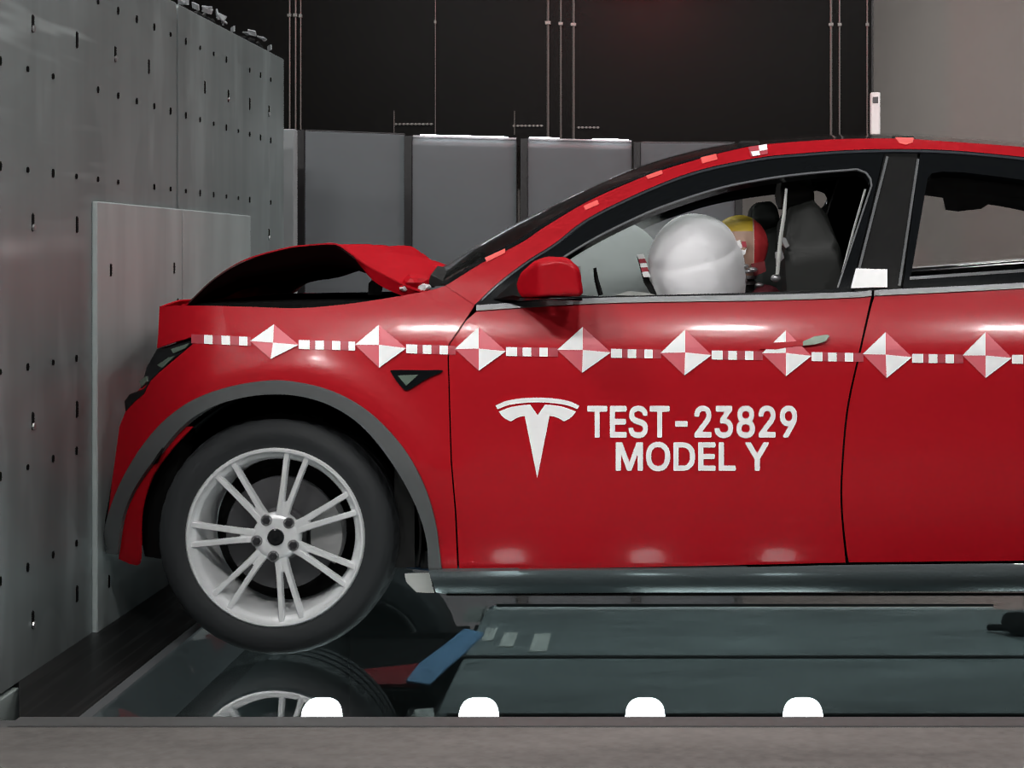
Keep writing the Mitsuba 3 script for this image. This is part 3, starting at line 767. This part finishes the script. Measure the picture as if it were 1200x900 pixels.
add('lettering', decal_text('TEST-23829', 688, 934.5, 511.5, 477), 'white_vinyl', fdk[0], False, 'white lettering TEST-23829')
add('lettering', decal_text('MODEL Y', 721.5, 901, 550.5, 519.5), 'white_vinyl', fdk[0], False, 'white lettering MODEL Y')


def zp(pts): return [(540 + x / 2.857, 440 + y / 2.857) for x, y in pts]


arc_t = zp(cr([(116, 101), (150, 86), (200, 77), (256, 74), (312, 77), (362, 86), (397, 101)])); arc_b = zp(cr([(390, 113), (355, 100), (310, 93), (256, 90), (202, 93), (158, 100), (123, 113)]))
em_top = list(arc_t) + list(arc_b)
em_T = zp(list(cr([(127, 121), (160, 108), (195, 101), (232, 97)])) + [(257, 133), (282, 97)] + list(cr([(282, 97), (320, 101), (352, 108), (386, 121)]))[1:] + [(374, 136), (362, 146), (345, 154), (330, 144), (312, 138), (297, 136), (256, 344), (214, 136), (200, 138), (184, 144), (168, 154), (150, 146), (138, 136)])
ek = add('emblem', panel(em_T, h=3, off=.0022, thick=.0014), 'white_vinyl', fdk[0], False, 'white T shaped emblem')
ek2 = add('emblem_arc', panel(em_top, h=2.5, off=.0022, thick=.0014), 'white_vinyl', fdk[0], False)

# ---- checker tape and diamond targets along the flank
tape_y = PchipInterpolator([225, 290, 360, 400, 480, 600, 720, 840, 960, 1080, 1200, 1500], [397, 400, 404, 405, 408.8, 412, 414, 416, 418, 420, 421, 421])
dia = [((293, 399.5), (321, 380), (350, 404), (317, 420.5), (320, 401.5)), ((416, 404), (444, 380.5), (476, 408), (444, 431), (444, 404)), ((533, 409), (561, 383), (593, 411.5), (561, 434.5), (561, 408.5)), ((653, 410), (683, 383), (716, 413), (682, 437), (683, 410)),
       ((774, 413.5), (803, 386), (834, 416), (802, 440), (803, 413)), ((893, 414), (921, 387), (951, 417), (921, 441), (921, 413.5)), ((1011, 415), (1038, 389), (1069, 418.5), (1039, 443), (1038, 415.5)), ((1128, 416.5), (1155, 389), (1186, 419.5), (1155, 443), (1155, 416.5)), ((1246, 417), (1272, 390), (1303, 420), (1272, 443), (1272, 417))]
xs = [225] + [d[2][0] for d in dia]
xe = [d[0][0] for d in dia] + [1360]
for a_, b_ in zip(xs, xe):
    xx = np.arange(a_ - 1, b_ + 1.01, (b_ - a_ + 2) / max(2, int((b_ - a_) / 4)))
    tk = add('checker_tape', panel([(x, tape_y(x) - 5.2) for x in xx] + [(x, tape_y(x) + 5.2) for x in xx[::-1]], h=5, off=.0020, thick=.0012), 'tape_red', car, False, 'red and white checkered tape')
    x = a_ if a_ > 226 else a_ + 14
    pitch = 19.5 if a_ > 226 else 20.5
    while x < b_ - 4:
        w = 10.0
        ww = min(w + (3 if x == a_ and a_ > 226 else 0), b_ - x)
        add('white_square', panel([(x, tape_y(x) - 5.2), (x + ww, tape_y(x + ww) - 5.2), (x + ww, tape_y(x + ww) + 5.2), (x, tape_y(x) + 5.2)], h=5, off=.0032, thick=.0012), 'white_vinyl', tk, False)
        x += pitch
for Lp, Tp, Rp, Bp, Cp in dia:
    dk = add('diamond_target', panel([Lp, Tp, Rp, Bp], h=6, off=.0042, thick=.0012), 'pink_vinyl', car, False, 'pink and white diamond measuring target')
    add('white_quarter', panel([Lp, Tp, Cp], h=6, off=.0054, thick=.0012), 'white_vinyl', dk, False)
    add('white_quarter', panel([Cp, Rp, Bp], h=6, off=.0054, thick=.0012), 'white_vinyl', dk, False)
# bright markers on the roof rail
for pl in ([(684, 241), (700, 234), (702, 239), (686, 246)], [(757, 206), (775, 199), (777, 203.5), (759, 210)], [(821, 184.5), (839, 180), (841, 186.5), (823, 191.5)], [(568, 302), (592, 291), (592, 296), (570, 307)], [(1049, 160.8), (1071, 161.2), (1070, 166.5), (1062, 169.5), (1054, 167.5)]):
    add('rail_marker', panel(pl, h=4, off=.003, thick=.003), 'bright_red', car, False, 'bright red marker patch')
rk_ = add('rail_target', panel([(877, 172.5), (899, 168.5), (900, 180), (880, 183.5)], h=4, off=.003, thick=.002), 'tape_red', car, False, 'red and white checkered rail target')
for pl in ([(889, 170.5), (898.5, 168.7), (899.5, 175), (890, 177)], [(880, 177.5), (889.5, 176.5), (891, 181.5), (882, 183)]): add('white_square', panel(pl, h=4, off=.0045, thick=.001), 'white_vinyl', rk_, False)
add('pillar_label', panel([(1003, 314.5), (1040, 315.5), (1040, 336.5), (997, 337.5)], h=5, off=.004, thick=.002), 'white_vinyl', car, False, 'white label at the foot of the centre pillar')

# ---- wheels
WX, WZ = -1.116, .352


def tread(i, j, r):
    if j in (9, 10, 11) and i % 5 < 2: return r - .006
    return r


tyre_p = [(.246, .075), (.252, .060), (.262, .054), (.285, .047), (.305, .047), (.322, .053), (.335, .063), (.342, .072), (.345, .078), (.3475, .084), (.349, .092), (.351, .100), (.352, .115), (.346, .118), (.346, .128), (.352, .131), (.352, .17), (.346, .173), (.346, .183), (.352, .186), (.352, .225), (.346, .228), (.346, .238), (.352, .241), (.350, .275), (.342, .292), (.320, .306), (.25, .300), (.23, .28)]
tyre = lathe_y(tyre_p, 200, tread); tyre.fix_normals()
rim_p = [(.2635, .066), (.2625, .052), (.258, .047), (.252, .048), (.247, .056), (.243, .062), (.236, .066), (.232, .075), (.226, .10), (.222, .16), (.220, .27), (.235, .29), (.25, .28), (.262, .10), (.2635, .066)]
rim = lathe_y(rim_p, 120); rim.fix_normals()
hub_p = [(.0005, .066), (.022, .064), (.05, .062), (.062, .064), (.070, .072), (.072, .095), (.06, .115), (.0005, .115)]
hub = lathe_y(hub_p, 60); hub.fix_normals()


def spoke(ang, side):
    """One arm of a V pair."""
    def at(r, off, y, w):
        c = np.array([r, off]); return [(c[0], y, c[1] - w), (c[0], y, c[1] + w)]
    pts = []
    secs = [(.055, .0085 * side, .066, .008, .011), (.10, .012 * side, .063, .0065, .010), (.17, .0205 * side, .058, .0058, .009), (.246, .030 * side, .055, .0065, .0095)]
    ms = []
    for s0, s1 in zip(secs[:-1], secs[1:]):
        pp = []
        for r, o, y, wf, wb in (s0, s1): pp += at(r, o, y, wf) + at(r, o, y + .009, wb) + at(r, o, y + .03, wb * .8)
        ms.append(m3.Manifold.hull_points([tuple(map(float, p)) for p in pp]))
    m = to_tm(m3.Manifold.batch_boolean(ms, m3.OpType.Add))
    m.apply_transform(trimesh.transformations.rotation_matrix(-ang, [0, 1, 0])); return m


def root(ang):
    pp = []
    for r, w, y in ((.04, .024, .067), (.075, .019, .066), (.105, .0165, .066)): pp += [(r, y, -w + .003), (r, y, w - .003), (r, y + .006, -w), (r, y + .006, w), (r, y + .03, -w * .8), (r, y + .03, w * .8)]
    m = hull(pp); m.apply_transform(trimesh.transformations.rotation_matrix(-ang, [0, 1, 0])); return m


disc = lathe_y([(.06, .155), (.165, .155), (.168, .158), (.168, .178), (.06, .178)], 64); disc.fix_normals()
bell = lathe_y([(.0005, .125), (.075, .125), (.08, .13), (.08, .16)], 48); bell.fix_normals()
liner_disc = lathe_y([(.0005, .26), (.218, .26)], 48)
cal = []
for a_ in np.linspace(math.radians(-28), math.radians(30), 8):
    for r in (.105, .185):
        for y in (.118, .2): cal.append((r * math.cos(a_), y, r * math.sin(a_)))
cal = hull(cal)
nut = lathe_y([(.0005, .054), (.009, .054), (.0125, .057), (.0125, .072)], 6); nut.fix_normals()
nutcup = lathe_y([(.0165, .0618), (.0165, .0608), (.0135, .0608), (.0135, .07)], 24); nutcup.fix_normals()
capm = lathe_y([(.0005, .054), (.010, .053), (.011, .055), (.020, .055), (.024, .058), (.025, .066)], 40); capm.fix_normals()
ply_spokes = [mikit.ply(spoke(math.radians(24 + 360 / 7 * i), s), 'alloy', smooth=25) for i in range(7) for s in (-1, 1)]
ply_root = [mikit.ply(root(math.radians(24 + 360 / 7 * i)), 'alloy', smooth=25) for i in range(7)]
wd = {n: mikit.ply(m, mt, smooth=s) for n, m, mt, s in (('tyre', tyre, 'tyre_rubber', 40), ('rim', rim, 'alloy', 40), ('hub', hub, 'alloy', 40), ('brake_disc', disc, 'brake_steel', 40), ('disc_bell', bell, 'brake_steel', 40), ('caliper', cal, 'caliper', 30), ('dust_shield', liner_disc, 'black_matte', 40), ('centre_cap', capm, 'black_gloss', 30), ('lug_nut', nut, 'nut', 20), ('nut_seat', nutcup, 'alloy_dark', 30))}


def wheel(name, x, flip):
    def tw(extra=None):
        m = T().translate([x, W if flip else 0, WZ])
        if flip: m = m @ T().rotate([0, 0, 1], 180)
        return m if extra is None else m @ extra
    w = numbered(f'{car}__{name}')
    lab(w, 'silver alloy wheel with black tyre')
    for n in ('tyre', 'rim', 'hub', 'brake_disc', 'disc_bell', 'caliper', 'dust_shield', 'centre_cap'):
        scene[numbered(f'{w}__{n}')] = {**wd[n], 'to_world': tw()}
    for d in ply_spokes: scene[numbered(f'{w}__spoke')] = {**d, 'to_world': tw()}
    for d in ply_root: scene[numbered(f'{w}__spoke_root')] = {**d, 'to_world': tw()}
    for a_ in (119, 47, -25, -97, 191):
        tr = T().translate([.0565 * math.cos(math.radians(a_)), 0, .0565 * math.sin(math.radians(a_))])
        scene[numbered(f'{w}__lug_nut')] = {**wd['lug_nut'], 'to_world': tw(tr)}
        scene[numbered(f'{w}__nut_seat')] = {**wd['nut_seat'], 'to_world': tw(tr)}


wheel('front_wheel', WX, False); wheel('front_wheel', WX, True)
wheel('rear_wheel', WX + 2.89, False); wheel('rear_wheel', WX + 2.89, True)
# wheel house liners
for cx_ in (WX, WX + 2.89):
    lv = []
    for a_ in np.linspace(math.radians(-12), math.radians(150), 40):
        rr = .425 if math.cos(a_) < 0 or True else .4
        for y in (.075, .52): lv.append((cx_ + rr * math.cos(a_), y, WZ + rr * math.sin(a_)))
    t = []
    for i in range(39): t += [[2 * i, 2 * i + 1, 2 * i + 3], [2 * i, 2 * i + 3, 2 * i + 2]]
    lm = shell(np.array(lv), np.array(t), .006, np.array([0, 0, 1]))
    back = box(cx_ - .40, cx_ + .40, .50, .52, .20, .75)
    both('wheel_house', cat(lm, back), 'black_matte', car)

# ---- underbody (seen mirrored in the glass floor)
ub = add('underbody', cat(box(-.66, 2.45, .14, W - .14, .185, .25, .01)), 'under', car, False, 'grey flat underbody tray')
for y0, y1 in ((.90, .922), ): add('seam', box(-.66, 2.4, y0, y1, .178, .1855), 'under_seam', ub, False)
both('sill_edge', box(-.62, 1.3, .095, .105, .174, .182), 'black_matte', car)
both('sill_strip', box(-.62, 1.3, .106, .114, .184, .200), 'white_vinyl', car)
add('front_tray', hull([(x, y, z) for x in (-1.55, -.7) for y in (.52, W - .52) for z in (.22, .26)]), 'black_plastic', car)
add('torn_tray', hull([(x, y, z) for x in (-1.05, -.76) for y in (.55, .72) for z in (.19, .2)] + [(-.8, .9, .20)]), 'torn_red', car, False, 'torn red piece under the front')
for x0, x1, y0, y1 in ((-.44, -.38, 1.0, 1.3), (-.55, -.50, 1.08, 1.32), (-.62, -.58, 1.18, 1.4)): add('sticker', box(x0, x1, y0, y1, .1815, .1855), 'under_grey', ub, False)
blue = [(-.80, .55), (-.72, .5), (-.69, .75), (-.66, .95), (-.62, 1.3), (-.70, 1.38), (-.74, 1.1), (-.79, .8)]
bm = trimesh.creation.extrude_polygon(Polygon(blue), .006, engine='earcut'); bm.apply_translation((0, 0, .179)); add('blue_tape', bm, 'blue_tape', ub, False)
add('rear_bracket', cat(box(1.26, 1.5, 1.25, 1.45, .13, .19, .02), tube([(1.2, 1.35, .17), (1.3, 1.2, .14), (1.5, 1.0, .15)], .012)), 'black_matte', car)

# ---- cabin
add('floor_pan', box(-.7, 2.4, .12, W - .12, .25, .30), 'interior', car, False)
add('firewall', box(-.78, -.72, .14, W - .14, .25, 1.05), 'interior', car, False)
dp = Polygon([(-.74, 1.06), (-.45, 1.055), (-.2, 1.035), (-.12, .98), (-.14, .86), (-.3, .6), (-.72, .55)])
dm = trimesh.creation.extrude_polygon(dp, W - .28, engine='earcut'); dm.apply_transform(np.array([[1, 0, 0, 0], [0, 0, 1, .14], [0, 1, 0, 0], [0, 0, 0, 1.]])); dm.invert(); dm.fix_normals()
add('dashboard', dm, 'interior', car, 20)
def inner(px, py, off=0.0): return surf(px, py, -.085 - off)
both('door_lining', panel([(600, 352), (1018, 348), (1000, 640), (640, 650), (610, 500)], h=16, fn=inner, thick=.03), 'interior', car)
both('rear_door_lining', panel([(1028, 346), (1455, 318), (1400, 470), (1310, 560), (1290, 640), (1005, 640)], h=16, fn=inner, thick=.03), 'interior', car)
both('pillar_lining', panel([(1030, 180), (1080, 180), (1062, 345), (992, 345)], h=10, fn=lambda a, b, o=0: surf(a, b, -.06), thick=.03), 'interior', car)
both('rail_lining', panel(list(np.array([p for p in Ls if 560 < p[0] < 1540]) + [0, -2]) + list((np.array([p for p in Ls if 640 < p[0] < 1500]) + [4, 14])[::-1]), h=7, fn=lambda a, b, o=0: surf(a, b, -.05), thick=.02), 'interior', car)
add('headliner_front', cat(box(.25, .32, .34, W - .34, 1.50, 1.53, .008)), 'interior', car)
add('cross_bar', box(.72, .80, .36, W - .36, 1.515, 1.545, .008), 'interior', car)


def seat(y, dx, dz, label):
    at = np.array([dx, y - .5, dz])
    q_ = lambda pts, ws: [P(px, py, .5) + at + [0, w, 0] for px, py in pts for w in ws]
    bk = q_([(914, 262), (922, 244), (948, 236), (964, 252)], (-.15, .15)) + q_([(914, 300), (916, 345), (976, 290), (986, 345)], (-.22, .22)) + q_([(925, 470), (940, 540), (1020, 470), (1025, 540)], (-.24, .24))
    s = add('front_seat', to_tm(m3.Manifold.hull_points([tuple(map(float, p)) for p in bk]).refine_to_length(.04)), 'seat_leather', car, 50, label)
    hr = to_tm(m3.Manifold.hull_points([tuple(map(float, p)) for p in q_([(913, 245), (912, 214), (919, 205), (938, 203), (947, 210), (952, 240)], (-.10, .10)) + q_([(911, 228), (950, 228)], (-.13, .13))]).refine_to_length(.02)); trimesh.smoothing.filter_taubin(hr, iterations=6)
    add('headrest', hr, 'seat_leather', s, 50)
    cu = to_tm(m3.Manifold.hull_points([(x + dx, y + w, z + dz) for x in (.05, .6) for w in (-.25, .25) for z in (.32, .46)] + [(dx + .02, y + w, .47 + dz) for w in (-.2, .2)]).refine_to_length(.05)); add('cushion', cu, 'seat_leather', s, 40)
    for w in (-1, 1): add('side_bolster', tube([P(935, 350, .5) + at + [0, w * .23, 0], P(940, 380, .5) + at + [0, w * .25, 0], P(955, 460, .5) + at + [0, w * .25, 0]], [.03, .045, .05], 10), 'seat_leather', s, 50)
    return s


seat(.50, .0, .0, 'black driver seat'); seat(1.42, -.045, -.065, 'black passenger seat')
rs = add('rear_seat', to_tm(m3.Manifold.hull_points([(x, y, z) for y in (.3, W - .3) for x, z in ((1.0, .35), (1.0, .52), (1.45, .5), (1.62, 1.12), (1.72, 1.1), (1.62, .35))])), 'seat_leather', car, 30)
for y in (.55, W / 2, W - .55): add('headrest', box(1.60, 1.70, y - .12, y + .12, 1.10, 1.27, .03), 'seat_leather', rs, 30)
# steering wheel with airbag
sw = np.array([[.005 + .055 * math.cos(t) * 1.0, .5 + .185 * math.sin(t), .93 + .175 * math.cos(t)] for t in np.linspace(0, 2 * math.pi, 40, endpoint=False)])
swk = add('steering_wheel', tube(sw, .016, 10, True), 'interior', car, 60)
add('hub', cat(ellipsoid((.0, .5, .93), (.05, .09, .07)), tube([(-.02, .5, .92), (-.3, .5, .8)], .03), tube([(0, .33, .93), (0, .67, .93)], .014)), 'interior', swk, 40)
ab = trimesh.creation.icosphere(subdivisions=5); v = np.array(ab.vertices); d = v.copy()
r = 1 + .10 * (meshkit.noise(d * 1.1 + 5, 3) - .5)
crease = d @ np.array([-.32, -.2, .93]) - .32 + .15 * d[:, 0]
r = r - .035 * np.exp(-(np.abs(crease) / .09)) + .03 / (1 + np.exp(-crease / .03)) * -1
v = d * r[:, None]
v = np.sign(v) * np.abs(v) ** .92
c0 = P(812, 322, .46)
v[:, 0] += .30 * np.clip(-v[:, 0], 0, 1) * np.clip(.25 - v[:, 2], 0, 1)
ab = trimesh.Trimesh(c0 + v * [.160, .25, .197] + np.stack([.03 * (1 - v[:, 2]) * .3, 0 * v[:, 0], 0 * v[:, 0]], 1), ab.faces, process=False)
add('airbag', ab, 'airbag_fabric', car, True, 'inflated white driver airbag')
pa = trimesh.creation.icosphere(subdivisions=4); v = np.array(pa.vertices)
rr_ = 1 + .14 * (meshkit.noise(v * 1.2 + 2, 8) - .5); v = v * rr_[:, None]
add('passenger_airbag', trimesh.Trimesh(P(703, 326, 1.28) + v * [.235, .27, .215], pa.faces, process=False), 'airbag_grey', car, True, 'pale passenger airbag in the haze')
# checkered post, stick and camera box in the cabin
pk = add('marker_post', tube([P(768, 346, .40), P(758, 330, .40), P(750, 300, .40)], .010, 8), 'interior', car, 40, 'small checkered post beside the airbag')
for (a0, b0), mt in (((298, 303.5), 'white_vinyl'), ((303.5, 308.5), 'tape_red'), ((308.5, 313.5), 'white_vinyl'), ((313.5, 318.5), 'tape_red'), ((318.5, 325), 'white_vinyl')):
    xa, xb = 746.5 + (a0 - 298) * .28, 746.5 + (b0 - 298) * .28
    add('check', hull([P(xa, a0, .36), P(xa + 7.5, a0 - .5, .36), P(xb, b0, .36), P(xb + 8.5, b0 - .5, .36), P(xa, a0, .375), P(xa + 7.5, a0 - .5, .375), P(xb, b0, .375), P(xb + 8.5, b0 - .5, .375)]), mt, pk, False)
add('dash_stick', tube([P(697, 314, .35), P(699, 328, .35), P(704, 346, .35)], [.005, .007, .008], 8), 'black_plastic', car, 40, 'thin black stick on the dashboard')
add('dash_pad', hull([P(722, 346, .3), P(735, 341, .3), P(760, 343, .3), P(772, 347, .3), P(722, 347, .5), P(772, 347, .5), P(735, 342, .5)]), 'under_grey', car)
ok = add('onboard_camera', to_tm(m3.Manifold.hull_points([tuple(P(x, y, yy)) for yy in (.80, .98) for x, y in ((1105, 233), (1108, 246), (1122, 248), (1150, 245), (1163, 236), (1164, 228), (1108, 225))])), 'black_plastic', car, 30, 'black onboard camera hanging under the roof')
add('mount', hull([tuple(P(x, y, yy)) for yy in (.82, .96) for x, y in ((1090, 212), (1095, 228), (1160, 230), (1200, 232), (1210, 205), (1100, 200))]), 'black_matte', ok)
# belts
add('seat_belt', tube([P(921.5, 221, .28), P(919, 250, .27), P(914, 285, .26), P(911, 322, .26)], [.004, .006, .0065, .006], 8), 'under_grey', car, 40, 'pale belt strap hanging beside the driver seat')
add('belt_buckle', cat(hull([P(913, 277, .26), P(921, 279, .26), P(925, 288, .26), P(921, 291, .26), P(913, 284, .3), P(921, 288, .3)]), hull([P(908, 296, .27), P(916, 292, .27), P(919, 302, .27), P(910, 312, .27), P(912, 300, .3)]), ellipsoid(P(909, 326, .27), (.015, .012, .012), 2)), 'steel', car, 30)
add('shoulder_belt', tube([P(968, 243, .52), P(952, 258, .44), P(938, 273, .42), P(922, 286, .44)], .009, 6), 'seal_grey', car, 40)
add('pillar_belt', tube([P(1014, 222, .30), P(1000, 270, .26), P(984, 332, .2)], .004, 6), 'under_grey', car, 40)

# ------------------------------------------------------------------ crash test dummy at the wheel
hc = P(868, 289, .5)


def head_col(p, n, uv):
    x, z = (p.x - float(hc[0])), (p.z - float(hc[2]))
    c = mikit.mix((.40, .25, .19), (.55, .38, .03), mikit.smoothstep(.046, .050, z))
    c = dr.select(x > .040, mi.Color3f(.42, .03, .035), c)
    c = dr.select((x > .036) & (x < .040), mi.Color3f(.5, .33, .28), c)
    return c


pr('dummy_head', head_col, .5)
hm = trimesh.creation.icosphere(subdivisions=5); v = np.array(hm.vertices)
hx, hy, hz = v.T
sx = np.where(hx < 0, .098, .088); q = np.stack([hx * sx, hy * (.076 - .012 * np.maximum(0, -hz)), hz * np.where(hz > 0, .100, .118)], 1)
q[:, 0] -= .018 * np.maximum(0, -hz) ** 1.0                               # jaw forward
face = np.clip(-hx, 0, 1)
q[:, 0] -= .022 * np.exp(-((hy / .16) ** 2 + ((hz + .12) / .18) ** 2)) * (hx < 0)            # nose
for s in (-1, 1): q[:, 0] += .012 * np.exp(-(((hy - s * .38) / .17) ** 2 + ((hz - .08) / .13) ** 2)) * (hx < 0)     # eye hollows
q[:, 0] += .006 * np.exp(-((hz + .48) / .05) ** 2 - (hy / .3) ** 2) * (hx < 0)               # mouth
for s in (-1, 1): q[:, 1] += s * .010 * np.exp(-(((hx - .1) / .13) ** 2 + (hz / .22) ** 2)) * (hy * s > 0)                  # ears
dmy = thing('crash_test_dummy', 'crash test dummy at the wheel with yellow, tan and red painted head in the airbag', 'crash test dummy')
rot = trimesh.transformations.rotation_matrix(math.radians(-6), [0, 1, 0])[:3, :3]
add('head', trimesh.Trimesh(hc + q @ rot.T, hm.faces, process=False), 'dummy_head', dmy, True, 'painted head')
for pl in ([(861, 284), (867, 281), (870, 290), (866, 293)], [(866, 294), (875, 291), (873, 298), (868, 301)]):
    yv = .418
    add('marker', hull([P(x, y, yv) for x, y in pl] + [P(x, y, yv + .012) for x, y in pl]), 'white_vinyl', dmy, False, 'white marker on the cheek')
add('marker', hull([P(x, y, .414) for x, y in ((869, 283), (874, 283), (875, 290), (870, 289))] + [P(x, y, .43) for x, y in ((869, 283), (874, 283), (875, 290), (870, 289))]), 'tape_red', dmy, False)


def limbs(bones, h, it=14):
    ms = []
    for (a_, ra), (b_, rb_) in bones:
        sa = m3.Manifold.sphere(ra, 20).translate(tuple(map(float, a_))); sb = m3.Manifold.sphere(rb_, 20).translate(tuple(map(float, b_)))
        ms.append(m3.Manifold.batch_hull([sa, sb]))
    m = to_tm(m3.Manifold.batch_boolean(ms, m3.OpType.Add).refine_to_length(h)); trimesh.smoothing.filter_taubin(m, iterations=it); return m


sh, hp = np.array([.40, .5, .985]), np.array([.43, .5, .56])
torso = [((hp + [0, -.09, 0], .11), (hp + [0, .09, 0], .11)), ((hp + [0, -.07, .0], .12), ((.40, .44, .80), .12)), ((hp + [0, .07, .0], .12), ((.40, .56, .80), .12)), (((.40, .42, .86), .11), ((.40, .58, .86), .11)), (((.40, .43, .82), .12), ((.39, .36, .97), .062)), (((.40, .57, .82), .12), ((.39, .64, .97), .062)), (((.39, .36, .97), .06), ((.39, .64, .97), .06)), (((.37, .5, .95), .08), ((.345, .5, 1.03), .055))]
for s in (-1, 1):
    S = np.array([.385, .5 + s * .17, .965]); El = np.array([.30, .5 + s * .24, .74]); Wr = np.array([.09, .5 + s * .20, .86])
    torso += [((S, .055), (El, .042)), ((El, .041), (Wr, .028))]
    K = np.array([-.02, .5 + s * .12, .62]); A_ = np.array([-.33, .5 + s * .12, .38])
    torso += [((hp + [0, s * .09, -.02], .085), (K, .06)), ((K, .058), (A_, .04)), ((A_, .04), (A_ + [-.14, 0, -.02], .032))]
    Hn = Wr + np.array([-.07, -s * .01, .03]); torso += [((Wr, .028), (Hn, .030))]
    for i, ln in enumerate((.05, .06, .055, .042)):
        b0 = Hn + np.array([-.01, 0, .024 - .016 * i]); b1 = b0 + np.array([-.03, -s * ln * .7, .0]); b2 = b1 + np.array([.02, -s * .025, -.004])
        torso += [((b0, .009), (b1, .0085)), ((b1, .0085), (b2, .008))]
    torso += [((Hn + [.01, 0, .02], .010), (Hn + [.01, -s * .04, .045], .009))]
add('body', limbs(torso, .012), 'shirt', dmy, 60, 'dark red clothed body')
nk = [P(873 - i * .6, 312 + i * 6.5, .5) for i in range(4)]
for i, c in enumerate(nk):
    m_ = trimesh.creation.cylinder(radius=.040, height=.011, sections=28); m_.apply_translation(c); add('neck_disc', m_, 'steel', dmy, 30)
m_ = trimesh.creation.cylinder(radius=.033, height=.10, sections=24); m_.apply_translation(P(872, 322, .5)); add('neck', m_, 'black_plastic', dmy, 30)
add('neck_bracket', hull([P(x, y, yy) for yy in (.43, .56) for x, y in ((880, 309), (896, 306), (898, 318), (884, 324))]), 'torn_red', dmy, 30)
for px_, py_, r_ in ((872, 312, .012), (877, 318, .010), (870, 329, .012), (882, 316, .012), (890, 334, .010), (866, 327, .009)):
    add('load_cell', ellipsoid(P(px_, py_, .40), (r_ * 1.3, r_, r_ * .7), 2), 'steel', dmy, 30)

# ------------------------------------------------------------------ airbag dust hanging in the front of the cabin
g = np.stack(np.meshgrid(np.linspace(-1, 1, 24), np.linspace(-1, 1, 24), np.linspace(-1, 1, 32), indexing='ij'), -1)    # z, y, x
rad = np.sqrt((g[..., 0] / .95) ** 2 + (g[..., 1] / 1.0) ** 2 + (g[..., 2] / .95) ** 2)
den = np.clip(1.15 - rad, 0, 1) ** 1.2 * (.55 + .9 * meshkit.fbm(g * 2.4 + 7, 3, 11))
den[rad > 1.0] *= .0
cx0, cx1, cy0, cy1, cz0, cz1 = -.52, .16, .80, 1.62, .90, 1.38
scene['airbag_dust'] = {'type': 'cube', 'to_world': T().translate([(cx0 + cx1) / 2, (cy0 + cy1) / 2, (cz0 + cz1) / 2]).scale([(cx1 - cx0) / 2, (cy1 - cy0) / 2, (cz1 - cz0) / 2]), 'bsdf': {'type': 'null'},
    'interior': {'type': 'heterogeneous', 'albedo': rgb(.97, .98, .98), 'scale': DUST, 'sigma_t': {'type': 'gridvolume', 'grid': mi.VolumeGrid(den.astype(np.float32)[..., None]),
        'to_world': T().translate([cx0, cy0, cz0]).scale([cx1 - cx0, cy1 - cy0, cz1 - cz0])}}}
lab('airbag_dust', 'pale airbag dust hanging between windshield and airbag', kind='stuff')
